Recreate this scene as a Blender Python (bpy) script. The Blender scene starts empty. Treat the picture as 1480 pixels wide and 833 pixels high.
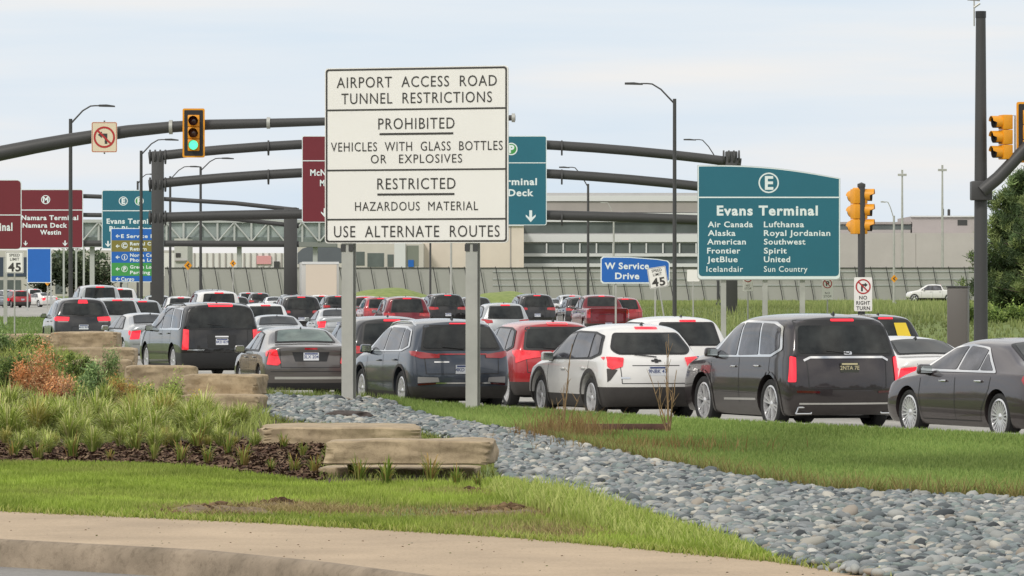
import bpy, bmesh, math, random
import numpy as np
from mathutils import Vector, Matrix
from mathutils.bvhtree import BVHTree
random.seed(7)
rng = np.random.default_rng(11)
R = math.radians
COL = bpy.context.scene.collection

# ------------------------------------------------------------------ materials
def lin(h):
    if isinstance(h, str):
        h = h.lstrip('#')
        c = [int(h[i:i+2], 16) / 255 for i in (0, 2, 4)]
        return tuple(((v + .055) / 1.055) ** 2.4 if v > .04045 else v / 12.92 for v in c)
    return tuple(h)
_m = {}
def mat(name, color=(.5, .5, .5), rough=.6, metal=0., coat=0., spec=.5, var=0., scale=8., bump=0., bscale=40., color2=None, emit=None, estr=0., obj=True, alpha=None):
    if name in _m: return _m[name]
    m = bpy.data.materials.new(name); m.use_nodes = True
    nt = m.node_tree; b = nt.nodes['Principled BSDF']
    c = lin(color)
    b.inputs['Base Color'].default_value = (*c, 1)
    b.inputs['Roughness'].default_value = rough
    b.inputs['Metallic'].default_value = metal
    b.inputs['Coat Weight'].default_value = coat
    b.inputs['Coat Roughness'].default_value = .04
    b.inputs['Specular IOR Level'].default_value = spec
    if emit:
        b.inputs['Emission Color'].default_value = (*lin(emit), 1)
        b.inputs['Emission Strength'].default_value = estr
    if var > 0 or color2 is not None or bump > 0:
        tc = nt.nodes.new('ShaderNodeTexCoord')
    if var > 0 or color2 is not None:
        n = nt.nodes.new('ShaderNodeTexNoise'); n.inputs['Scale'].default_value = scale
        n.inputs['Detail'].default_value = 6; n.inputs['Roughness'].default_value = .62
        nt.links.new(tc.outputs['Object'], n.inputs['Vector'])
        r = nt.nodes.new('ShaderNodeValToRGB'); r.color_ramp.elements[0].position = .33; r.color_ramp.elements[1].position = .67
        if color2 is not None:
            c0, c1 = c, lin(color2)
        else:
            c0 = tuple(v * (1 - var) for v in c); c1 = tuple(min(1, v * (1 + var)) for v in c)
        r.color_ramp.elements[0].color = (*c0, 1); r.color_ramp.elements[1].color = (*c1, 1)
        nt.links.new(n.outputs['Fac'], r.inputs['Fac']); nt.links.new(r.outputs['Color'], b.inputs['Base Color'])
    if bump > 0:
        n2 = nt.nodes.new('ShaderNodeTexNoise'); n2.inputs['Scale'].default_value = bscale; n2.inputs['Detail'].default_value = 5
        nt.links.new(tc.outputs['Object'], n2.inputs['Vector'])
        bp = nt.nodes.new('ShaderNodeBump'); bp.inputs['Strength'].default_value = bump; bp.inputs['Distance'].default_value = .02
        nt.links.new(n2.outputs['Fac'], bp.inputs['Height']); nt.links.new(bp.outputs['Normal'], b.inputs['Normal'])
    _m[name] = m
    return m
def attr_mat(name, rough=.7, trans=0., spec=.3, mul=1.):
    """colour comes from the mesh attribute 'tint' (per blade / stone / leaf)"""
    if name in _m: return _m[name]
    m = bpy.data.materials.new(name); m.use_nodes = True
    nt = m.node_tree; b = nt.nodes['Principled BSDF']
    a = nt.nodes.new('ShaderNodeAttribute'); a.attribute_name = 'tint'
    b.inputs['Roughness'].default_value = rough; b.inputs['Specular IOR Level'].default_value = spec
    nt.links.new(a.outputs['Color'], b.inputs['Base Color'])
    if trans > 0:
        t = nt.nodes.new('ShaderNodeBsdfTranslucent'); mx = nt.nodes.new('ShaderNodeMixShader'); mx.inputs[0].default_value = trans
        nt.links.new(a.outputs['Color'], t.inputs['Color']); nt.links.new(b.outputs[0], mx.inputs[1]); nt.links.new(t.outputs[0], mx.inputs[2])
        nt.links.new(mx.outputs[0], nt.nodes['Material Output'].inputs['Surface'])
    _m[name] = m
    return m

# ------------------------------------------------------------------ objects
def tag(o, label=None, cat=None, group=None, kind=None):
    if label: o['label'] = label
    if cat: o['category'] = cat
    if group: o['group'] = group
    if kind: o['kind'] = kind
    return o
def empty(name, loc=(0, 0, 0), rz=0.):
    o = bpy.data.objects.new(name, None); COL.objects.link(o)
    o.location = loc; o.rotation_euler = (0, 0, rz); o.empty_display_size = .2
    return o
def thing(name, label, cat, loc=(0, 0, 0), rz=0., group=None):
    return tag(empty(name, loc, rz), label, cat, group)
def link_mesh(name, me, mats, parent=None, loc=None, rot=None):
    o = bpy.data.objects.new(name, me); COL.objects.link(o)
    if not isinstance(mats, (list, tuple)): mats = [mats]
    if len(me.materials) == 0:
        for m in mats: me.materials.append(m)
    if parent: o.parent = parent
    if loc is not None: o.location = loc
    if rot is not None: o.rotation_euler = rot
    return o
def copy_tree(o, parent=None):
    c = o.copy(); COL.objects.link(c); c.parent = parent
    for ch in list(o.children): copy_tree(ch, c)
    return c

def ortho(d):
    d = Vector(d).normalized(); a = Vector((0, 0, 1)) if abs(d.z) < .9 else Vector((1, 0, 0))
    u = d.cross(a).normalized(); return u, d.cross(u).normalized()
class MB:
    def __init__(s): s.v = []; s.f = []; s.mi = []; s.cur = 0
    def m(s, i): s.cur = i; return s
    def add(s, vs, fs):
        k = len(s.v); s.v += [tuple(v) for v in vs]; s.f += [tuple(i + k for i in f) for f in fs]; s.mi += [s.cur] * len(fs)
        return s
    def box(s, c, d, rz=0., rx=0., ry=0., taper=1.):
        M = Matrix.Rotation(rz, 3, 'Z') @ Matrix.Rotation(ry, 3, 'Y') @ Matrix.Rotation(rx, 3, 'X'); vs = []
        for z in (-.5, .5):
            t = taper if z > 0 else 1
            for x, y in ((-.5, -.5), (.5, -.5), (.5, .5), (-.5, .5)):
                vs.append(Vector(c) + M @ Vector((x * d[0] * t, y * d[1] * t, z * d[2])))
        return s.add(vs, [(3, 2, 1, 0), (4, 5, 6, 7), (0, 1, 5, 4), (1, 2, 6, 5), (2, 3, 7, 6), (3, 0, 4, 7)])
    def b2(s, x0, x1, y0, y1, z0, z1): return s.box(((x0 + x1) / 2, (y0 + y1) / 2, (z0 + z1) / 2), (x1 - x0, y1 - y0, z1 - z0))
    def tube(s, pts, rad, n=12, cap=True):
        pts = [Vector(p) for p in pts]
        if not isinstance(rad, (list, tuple)): rad = [rad] * len(pts)
        k = len(pts); vs = []; fs = []
        u = None
        for i, p in enumerate(pts):
            d = (pts[min(i + 1, k - 1)] - pts[max(i - 1, 0)]).normalized()
            if u is None: u, w = ortho(d)
            else:
                u = (u - d * u.dot(d)).normalized(); w = d.cross(u)
            for j in range(n):
                a = 2 * math.pi * j / n; vs.append(p + (u * math.cos(a) + w * math.sin(a)) * rad[i])
        for i in range(k - 1):
            for j in range(n):
                fs.append((i * n + j, i * n + (j + 1) % n, (i + 1) * n + (j + 1) % n, (i + 1) * n + j))
        if cap: fs += [tuple(range(n))[::-1], tuple((k - 1) * n + j for j in range(n))]
        return s.add(vs, fs)
    def lathe(s, prof, c=(0, 0, 0), axis='z', n=24, close=False):
        """prof: list of (r, h) revolved round axis"""
        vs = []; fs = []; k = len(prof); c = Vector(c)
        for r, h in prof:
            for j in range(n):
                a = 2 * math.pi * j / n; x, y = r * math.cos(a), r * math.sin(a)
                v = {'z': (x, y, h), 'x': (h, x, y), 'y': (x, h, y)}[axis]; vs.append(c + Vector(v))
        for i in range(k - 1 + (1 if close else 0)):
            i2 = (i + 1) % k
            for j in range(n): fs.append((i * n + j, i * n + (j + 1) % n, i2 * n + (j + 1) % n, i2 * n + j))
        return s.add(vs, fs)
    def prism(s, poly, y0, y1, plane='xz'):
        """poly in the plane, extruded along the third axis"""
        k = len(poly)
        def P(a, b, t): return {'xz': (a, t, b), 'yz': (t, a, b), 'xy': (a, b, t)}[plane]
        vs = [P(a, b, y0) for a, b in poly] + [P(a, b, y1) for a, b in poly]
        fs = [tuple(range(k)), tuple(range(2 * k - 1, k - 1, -1))] + [(i, i + k, (i + 1) % k + k, (i + 1) % k) for i in range(k)]
        return s.add(vs, fs)
    def mesh(s, name):
        me = bpy.data.meshes.new(name); me.from_pydata(s.v, [], s.f)
        me.polygons.foreach_set('material_index', s.mi)
        bm = bmesh.new(); bm.from_mesh(me); bmesh.ops.recalc_face_normals(bm, faces=bm.faces); bm.to_mesh(me); bm.free()
        return me
    def build(s, name, mats, parent=None, smooth=None, bevel=0., loc=None, rot=None):
        me = s.mesh(name)
        if bevel > 0:
            bm = bmesh.new(); bm.from_mesh(me)
            bmesh.ops.bevel(bm, geom=[e for e in bm.edges], offset=bevel, segments=2, affect='EDGES', profile=.5)
            bm.to_mesh(me); bm.free()
        if smooth is not None or bevel > 0:
            for p in me.polygons: p.use_smooth = True
            me.set_sharp_from_angle(angle=R(smooth or 40))
        return link_mesh(name, me, mats, parent, loc, rot)
def rrect(x0, x1, z0, z1, r, n=5):
    out = []
    for cx, cz, a0 in ((x1 - r, z1 - r, 0), (x0 + r, z1 - r, 90), (x0 + r, z0 + r, 180), (x1 - r, z0 + r, 270)):
        for i in range(n + 1):
            a = R(a0 + 90 * i / n); out.append((cx + r * math.cos(a), cz + r * math.sin(a)))
    return out
def big_mesh(name, verts, faces, tint=None, k=3):
    """fast mesh from numpy arrays: verts (n,3), faces (m,k); tint per vertex"""
    me = bpy.data.meshes.new(name)
    nv, nf = len(verts), len(faces)
    me.vertices.add(nv); me.vertices.foreach_set('co', np.asarray(verts, np.float32).ravel())
    me.loops.add(nf * k); me.polygons.add(nf)
    me.loops.foreach_set('vertex_index', np.asarray(faces, np.int32).ravel())
    me.polygons.foreach_set('loop_start', np.arange(0, nf * k, k, dtype=np.int32))
    me.polygons.foreach_set('loop_total', np.full(nf, k, np.int32))
    me.update(calc_edges=True)
    if tint is not None:
        a = me.attributes.new('tint', 'FLOAT_COLOR', 'POINT')
        c = np.ones((nv, 4), np.float32); c[:, :3] = tint; a.data.foreach_set('color', c.ravel())
    me.validate()
    return me
# text as mesh ------------------------------------------------------
_txt = {}
def text(body, size, x, z, y, parent, m, name='lettering', align='CENTER', spacing=1.1, bold=.0, xs=1., depth=.004, rot=0.):
    """lettering standing in the plane facing -y; z is the middle of the capitals, size their height"""
    key = (body, align, spacing, bold)
    if key not in _txt:
        cu = bpy.data.curves.new('txt', 'FONT'); cu.body = body; cu.align_x = align; cu.size = 1.0
        cu.space_character = spacing; cu.offset = bold; cu.resolution_u = 3; cu.fill_mode = 'FRONT'
        o = bpy.data.objects.new('txt', cu); COL.objects.link(o)
        bpy.context.view_layer.update()
        me = bpy.data.meshes.new_from_object(o.evaluated_get(bpy.context.evaluated_depsgraph_get()))
        bpy.data.objects.remove(o); bpy.data.curves.remove(cu)
        _txt[key] = me
    me = _txt[key].copy(); me.name = name
    k = size / .69
    co = np.empty(len(me.vertices) * 3, np.float32); me.vertices.foreach_get('co', co); co = co.reshape(-1, 3)
    out = np.zeros_like(co); out[:, 0] = co[:, 0] * k * xs; out[:, 2] = (co[:, 1] - .345) * k
    if rot:
        c, s_ = math.cos(rot), math.sin(rot); a = out[:, 0] * c - out[:, 2] * s_; b = out[:, 0] * s_ + out[:, 2] * c
        out[:, 0], out[:, 2] = a, b
    out += (x, y, z); me.vertices.foreach_set('co', out.ravel()); me.update()
    me.materials.clear()
    return link_mesh(name, me, m, parent)

# ------------------------------------------------------------------ common materials
M = {}
M['glass'] = mat('tinted glass', (.004, .005, .005), .04, spec=.45, color2=(.032, .036, .035), scale=2.2)
M['glass_side'] = mat('side glass', (.012, .012, .016), .04, spec=1., color2=(.10, .10, .12), scale=1.9)  # paler noise patches in the colour imitate reflections and the cabin inside
M['glass_green'] = mat('green tinted glass', (.05, .075, .065), .06, spec=.8, color2=(.14, .19, .165), scale=2.4)
M['trim'] = mat('black plastic', (.018, .018, .019), .45)
M['clad'] = mat('grey plastic cladding', (.04, .036, .034), .6, var=.15, scale=4)
M['rubber'] = mat('tyre rubber', (.02, .02, .021), .8, var=.25, scale=14)
M['rim'] = mat('alloy rim', (.75, .75, .76), .3, metal=.7)
M['rim_dark'] = mat('dark wheel barrel', (.03, .03, .032), .5, metal=.3)
M['chrome'] = mat('chrome', (.8, .8, .8), .12, metal=1)
M['lamp'] = mat('red tail lamp', '#5a0a10', .12, coat=1, emit='#ff2230', estr=.10, color2='#b81c24', scale=9)
M['lamp_on'] = mat('lit red brake lamp', '#c01c26', .2, coat=.6, emit='#ff2038', estr=1.0)
M['lamp_dark'] = mat('dark red lamp', '#4a0d12', .15, coat=1)
M['lamp_white'] = mat('clear lamp lens', (.30, .29, .29), .15, coat=1)
M['amber'] = mat('amber lens', '#e07818', .3)
M['plate'] = mat('number plate', (.72, .74, .78), .5)
M['plate_ink'] = mat('plate ink', '#2c3f78', .5)
M['galv'] = mat('galvanised steel', '#b1b1ab', .5, metal=.35, var=.1, scale=1.5)
M['dark_steel'] = mat('dark grey painted steel', '#434343', .5, var=.06, scale=.6, spec=.4)
M['asphalt'] = mat('asphalt', (.16, .16, .165), .9, var=.15, scale=2.)
# ------------------------------------------------------------------ cars
def paint(name, color, metal=.35):
    m = mat('paint ' + name, color, .30, metal=metal, coat=1. if max(color) > .2 else .75, spec=.5 if max(color) > .2 else .25)
    nt = m.node_tree; b = nt.nodes['Principled BSDF']
    if not b.inputs['Base Color'].links:     # road dust: paler and duller towards the sills
        tc = nt.nodes.new('ShaderNodeTexCoord'); sx = nt.nodes.new('ShaderNodeSeparateXYZ'); n = nt.nodes.new('ShaderNodeTexNoise'); n.inputs['Scale'].default_value = 5; n.inputs['Detail'].default_value = 6
        nt.links.new(tc.outputs['Object'], sx.inputs[0]); nt.links.new(tc.outputs['Object'], n.inputs['Vector'])
        mr = nt.nodes.new('ShaderNodeMapRange'); mr.inputs['From Min'].default_value = .95; mr.inputs['From Max'].default_value = .25; mr.inputs['To Max'].default_value = .32; nt.links.new(sx.outputs['Z'], mr.inputs['Value'])
        mu = nt.nodes.new('ShaderNodeMath'); mu.operation = 'MULTIPLY'; nt.links.new(mr.outputs[0], mu.inputs[0]); nt.links.new(n.outputs['Fac'], mu.inputs[1])
        mx = nt.nodes.new('ShaderNodeMix'); mx.data_type = 'RGBA'; mx.inputs[6].default_value = (*lin(color), 1); mx.inputs[7].default_value = (.13, .115, .10, 1); nt.links.new(mu.outputs[0], mx.inputs[0]); nt.links.new(mx.outputs[2], b.inputs['Base Color'])
        m2 = nt.nodes.new('ShaderNodeMapRange'); m2.inputs['To Min'].default_value = 1.; m2.inputs['To Max'].default_value = .45; nt.links.new(mu.outputs[0], m2.inputs['Value']); nt.links.new(m2.outputs[0], b.inputs['Coat Weight'])
    return m
def lattice_body(S):
    """box lattice -> subdivided body; S['st'] rows: (y, ytop, zb, wl, zbelt, wbelt, ztop, wtop)"""
    A = (-1, -.5, 0, .5, 1); st = S['st']; n = len(st); rows = 6
    rear = S.get('rear_y', (.10, 0, 0, .06, .10, 0)); front = S.get('front_y', (-.12, 0, -.02, -.10, -.12, -.16))
    cr, cf = S.get('cr', .16), S.get('cf', .32)
    def pos(ai, bi, ci):
        a = A[ai]; y, yt, zb, wl, zbelt, wb, zt, wt = st[bi]
        drop = S.get('drop', .07) * min(1, max(.25, (zt - zbelt) / .5))
        ze = zt - drop
        zr = zb + .12
        z = (zb, zr, zr + (zbelt - zr) * S.get('midf', .6), zbelt, zbelt + (ze - zbelt) * .12, ze)[ci]
        w = (wl * .90, wl, max(wl, wb) + S.get('bulge', .015), wb, wb + (wt - wb) * .16, wt)[ci]
        yy = (y, y, y, y, y + (yt - y) * .12, yt)[ci]
        if bi == 0: yy += rear[ci]
        if bi == n - 1: yy += front[ci]
        if ci in (0,) and abs(a) < 1: pass
        if ci == 5 and abs(a) < 1: z = zt - (0.012 if a else 0)
        if bi == 0: yy += cr * (1 if abs(a) == 1 else .16 if abs(a) == .5 else 0) * (1 if ci < 4 else .55)
        if bi == n - 1: yy -= cf * (1 if abs(a) == 1 else .2 if abs(a) == .5 else 0)
        if bi in (0,) : w -= (S.get('rin', .05))
        if bi == n - 1: w -= S.get('fin', .07)
        return (a * w, yy, z)
    bm = bmesh.new(); V = {}
    def g(a, b, c):
        if (a, b, c) not in V: V[(a, b, c)] = bm.verts.new(pos(a, b, c))
        return V[(a, b, c)]
    def q(*k):
        try: return bm.faces.new([g(*i) for i in k])
        except ValueError: return None
    for b in range(n - 1):
        for a in range(4):
            q((a, b, 5), (a + 1, b, 5), (a + 1, b + 1, 5), (a, b + 1, 5)); q((a, b, 0), (a, b + 1, 0), (a + 1, b + 1, 0), (a + 1, b, 0))
        for c in range(rows - 1):
            q((0, b, c), (0, b, c + 1), (0, b + 1, c + 1), (0, b + 1, c)); q((4, b, c), (4, b + 1, c), (4, b + 1, c + 1), (4, b, c + 1))
    for a in range(4):
        for c in range(rows - 1):
            q((a, 0, c), (a + 1, 0, c), (a + 1, 0, c + 1), (a, 0, c + 1)); q((a, n - 1, c), (a, n - 1, c + 1), (a + 1, n - 1, c + 1), (a + 1, n - 1, c))
    cl = bm.edges.layers.float.new('crease_edge')
    def cre(p, r, v):
        e = bm.edges.get((g(*p), g(*r)))
        if e: e[cl] = v
    cb, ct = S.get('crease_belt', .35), S.get('crease_top', .25)
    for b in range(n - 1):
        for a in (0, 4):
            cre((a, b, 3), (a, b + 1, 3), cb); cre((a, b, 5), (a, b + 1, 5), ct); cre((a, b, 0), (a, b + 1, 0), .7)
    for a in range(4):
        cre((a, 0, 5), (a + 1, 0, 5), S.get('crease_rt', .6)); cre((a, 0, 0), (a + 1, 0, 0), .6)
        for b in S.get('cross', ()): cre((a, b, 5), (a + 1, b, 5), .45)
    for c in range(3, rows - 1):
        for a in (0, 4): cre((a, 0, c), (a, 0, c + 1), S.get('crease_rp', .45))
    bmesh.ops.recalc_face_normals(bm, faces=bm.faces)
    me = bpy.data.meshes.new('body'); bm.to_mesh(me); bm.free()
    o = bpy.data.objects.new('tmp', me); COL.objects.link(o)
    md = o.modifiers.new('s', 'SUBSURF'); md.levels = 3; md.render_levels = 3
    bpy.context.view_layer.update()
    me2 = bpy.data.meshes.new_from_object(o.evaluated_get(bpy.context.evaluated_depsgraph_get()))
    bpy.data.objects.remove(o); bpy.data.meshes.remove(me)
    co = np.empty(len(me2.vertices) * 3, np.float32); me2.vertices.foreach_get('co', co); co = co.reshape(-1, 3)
    lo, hi = co.min(0), co.max(0)
    co[:, 0] *= S['W'] / (hi[0] - lo[0]); co[:, 1] = (co[:, 1] - lo[1]) * S['L'] / (hi[1] - lo[1])
    co[:, 2] = S['zb'] + (co[:, 2] - lo[2]) * (S['H'] - S['zb']) / (hi[2] - lo[2])
    me2.vertices.foreach_set('co', co.ravel()); me2.update()
    return me2

def cut_wells(me, S):
    o = bpy.data.objects.new('tmp', me); COL.objects.link(o)
    me.materials.clear()
    mb = MB(); Rw = S['R'] + S.get('gap', .055); W = S['W'] / 2
    for yw in S['wy']:
        for sx in (-1, 1):
            mb.lathe([(0, W - .30), (Rw, W - .30), (Rw, W + .2), (0, W + .2)], (0, yw, S['R'] + .01), 'x', 40) if sx > 0 else \
            mb.lathe([(0, -W - .2), (Rw, -W - .2), (Rw, -W + .30), (0, -W + .30)], (0, yw, S['R'] + .01), 'x', 40)
    cm = bpy.data.meshes.new('cut'); cm.from_pydata(mb.v, [], mb.f)
    bm = bmesh.new(); bm.from_mesh(cm); bmesh.ops.remove_doubles(bm, verts=bm.verts, dist=1e-5)
    for f in list(bm.faces):
        if f.calc_area() < 1e-9: bm.faces.remove(f)
    bmesh.ops.recalc_face_normals(bm, faces=bm.faces)
    for f in bm.faces: f.material_index = 1
    bm.to_mesh(cm); bm.free()
    c = bpy.data.objects.new('cut', cm); COL.objects.link(c)
    md = o.modifiers.new('b', 'BOOLEAN'); md.object = c; md.operation = 'DIFFERENCE'; md.solver = 'EXACT'
    for x in (me, cm):
        x.materials.append(M['trim']); x.materials.append(M['rubber'])
    bpy.context.view_layer.update()
    out = bpy.data.meshes.new_from_object(o.evaluated_get(bpy.context.evaluated_depsgraph_get()))
    bpy.data.objects.remove(o); bpy.data.objects.remove(c); bpy.data.meshes.remove(me); bpy.data.meshes.remove(cm)
    return out

def densify(poly, step):
    bm = bmesh.new(); f = bm.faces.new([bm.verts.new((a, b, 0)) for a, b in poly])
    for ax in (0, 1):
        lo = min(p[ax] for p in poly); hi = max(p[ax] for p in poly)
        k = int((hi - lo) / step)
        for i in range(1, k + 1):
            t = lo + (hi - lo) * i / (k + 1); co = [0, 0, 0]; co[ax] = t; no = [0, 0, 0]; no[ax] = 1
            bmesh.ops.bisect_plane(bm, geom=bm.verts[:] + bm.edges[:] + bm.faces[:], plane_co=co, plane_no=no)
    bmesh.ops.triangulate(bm, faces=bm.faces)
    vs = [(v.co.x, v.co.y) for v in bm.verts]; bm.verts.index_update()
    fs = [tuple(v.index for v in f.verts) for f in bm.faces]; bm.free()
    return vs, fs
def round_poly(poly, r, n=3):
    out = []; k = len(poly)
    for i in range(k):
        p0, p, p1 = Vector(poly[i - 1]), Vector(poly[i]), Vector(poly[(i + 1) % k])
        a = (p0 - p); b = (p1 - p); rr = min(r, a.length * .45, b.length * .45)
        A = p + a.normalized() * rr; B = p + b.normalized() * rr
        for j in range(n + 1):
            t = j / n; out.append(tuple(A * (1 - t) ** 2 + p * 2 * t * (1 - t) + B * t * t))
    return out
class Proj:
    def __init__(s, me):
        s.bvh = BVHTree.FromPolygons([v.co[:] for v in me.vertices], [p.vertices[:] for p in me.polygons])
    def ray(s, view, a, b, off):
        o, d = {'L': ((-3, a, b), (1, 0, 0)), 'R': ((3, a, b), (-1, 0, 0)), 'B': ((a, -3, b), (0, 1, 0)), 'F': ((a, 9, b), (0, -1, 0)), 'T': ((a, b, 4), (0, 0, -1))}[view]
        h = s.bvh.ray_cast(Vector(o), Vector(d))
        if h[0] is None: return None
        nrm = h[1] if h[1].dot(Vector(d)) < 0 else -h[1]
        return h[0] + nrm * off * .5 - Vector(d) * off * .5
    def patch(s, mb, view, poly, off=.004, step=.09, rnd=0.):
        if rnd: poly = round_poly(poly, rnd)
        vs, fs = densify(poly, step); P = [s.ray(view, a, b, off) for a, b in vs]
        good = [p for p in P if p is not None]
        if not good: return mb
        for i, p in enumerate(P):
            if p is None:
                a, b = vs[i]; j = min((k for k in range(len(P)) if P[k] is not None), key=lambda k: (vs[k][0] - a) ** 2 + (vs[k][1] - b) ** 2)
                P[i] = P[j]
        return mb.add(P, fs)
    def strip(s, mb, view, pts, w, off=.004, step=.09):
        """thin line following the surface"""
        for (a0, b0), (a1, b1) in zip(pts, pts[1:]):
            d = Vector((a1 - a0, b1 - b0)); 
            if d.length < 1e-6: continue
            nrm = Vector((-d.y, d.x)).normalized() * w / 2
            s.patch(mb, view, [(a0 - nrm.x, b0 - nrm.y), (a1 - nrm.x, b1 - nrm.y), (a1 + nrm.x, b1 + nrm.y), (a0 + nrm.x, b0 + nrm.y)], off, step)
        return mb
def make_wheel(S, parent):
    """wheel group at origin, outer face towards -x"""
    Rr = S['R']; w = .22; rr = Rr * S.get('rimf', .75)
    e = empty('wheel'); e.parent = parent
    t = MB(); prof = [(rr, -.085), (rr + .02, -.105), (Rr - .03, -.11), (Rr - .004, -.085), (Rr, -.04), (Rr, .04), (Rr - .004, .085), (Rr - .03, .11), (rr, .1)]
    t.lathe(prof, n=36, axis='x'); t.build('tyre', M['rubber'], e, smooth=35)
    b = MB(); b.m(1).lathe([(0, -.02), (rr - .015, -.03)], n=30, axis='x')
    b.m(0).lathe([(rr + .004, -.09), (rr - .022, -.098), (rr - .03, -.03)], n=36, axis='x')
    k = S.get('spokes', 5); sw = S.get('sw', .055)
    for i in range(k):
        for da in ((-.16, .16) if S.get('twin') else (0,)):
            a = 2 * math.pi * i / k + da + .3
            c, s_ = math.cos(a), math.sin(a); n1 = Vector((0, -s_, c)); d = Vector((0, c, s_))
            p0, p1 = d * .03, d * (rr - .015); a0 = sw * .75; a1 = sw * .5 if S.get('twin') else sw * .62
            vs = []
            for p, aa, xx in ((p0, a0, -.075), (p1, a1, -.088)):
                vs += [p + n1 * aa + Vector((xx + .05, 0, 0)), p - n1 * aa + Vector((xx + .05, 0, 0)), p - n1 * aa * .8 + Vector((xx, 0, 0)), p + n1 * aa * .8 + Vector((xx, 0, 0))]
            b.add(vs, [(0, 1, 2, 3), (4, 7, 6, 5), (0, 4, 5, 1), (1, 5, 6, 2), (2, 6, 7, 3), (3, 7, 4, 0)])
    b.lathe([(0, -.092), (.03, -.09), (.055, -.075), (.06, -.03)], n=16, axis='x')
    b.build('rim', [M['rim'], M['rim_dark']], e, smooth=30)
    return e

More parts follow.
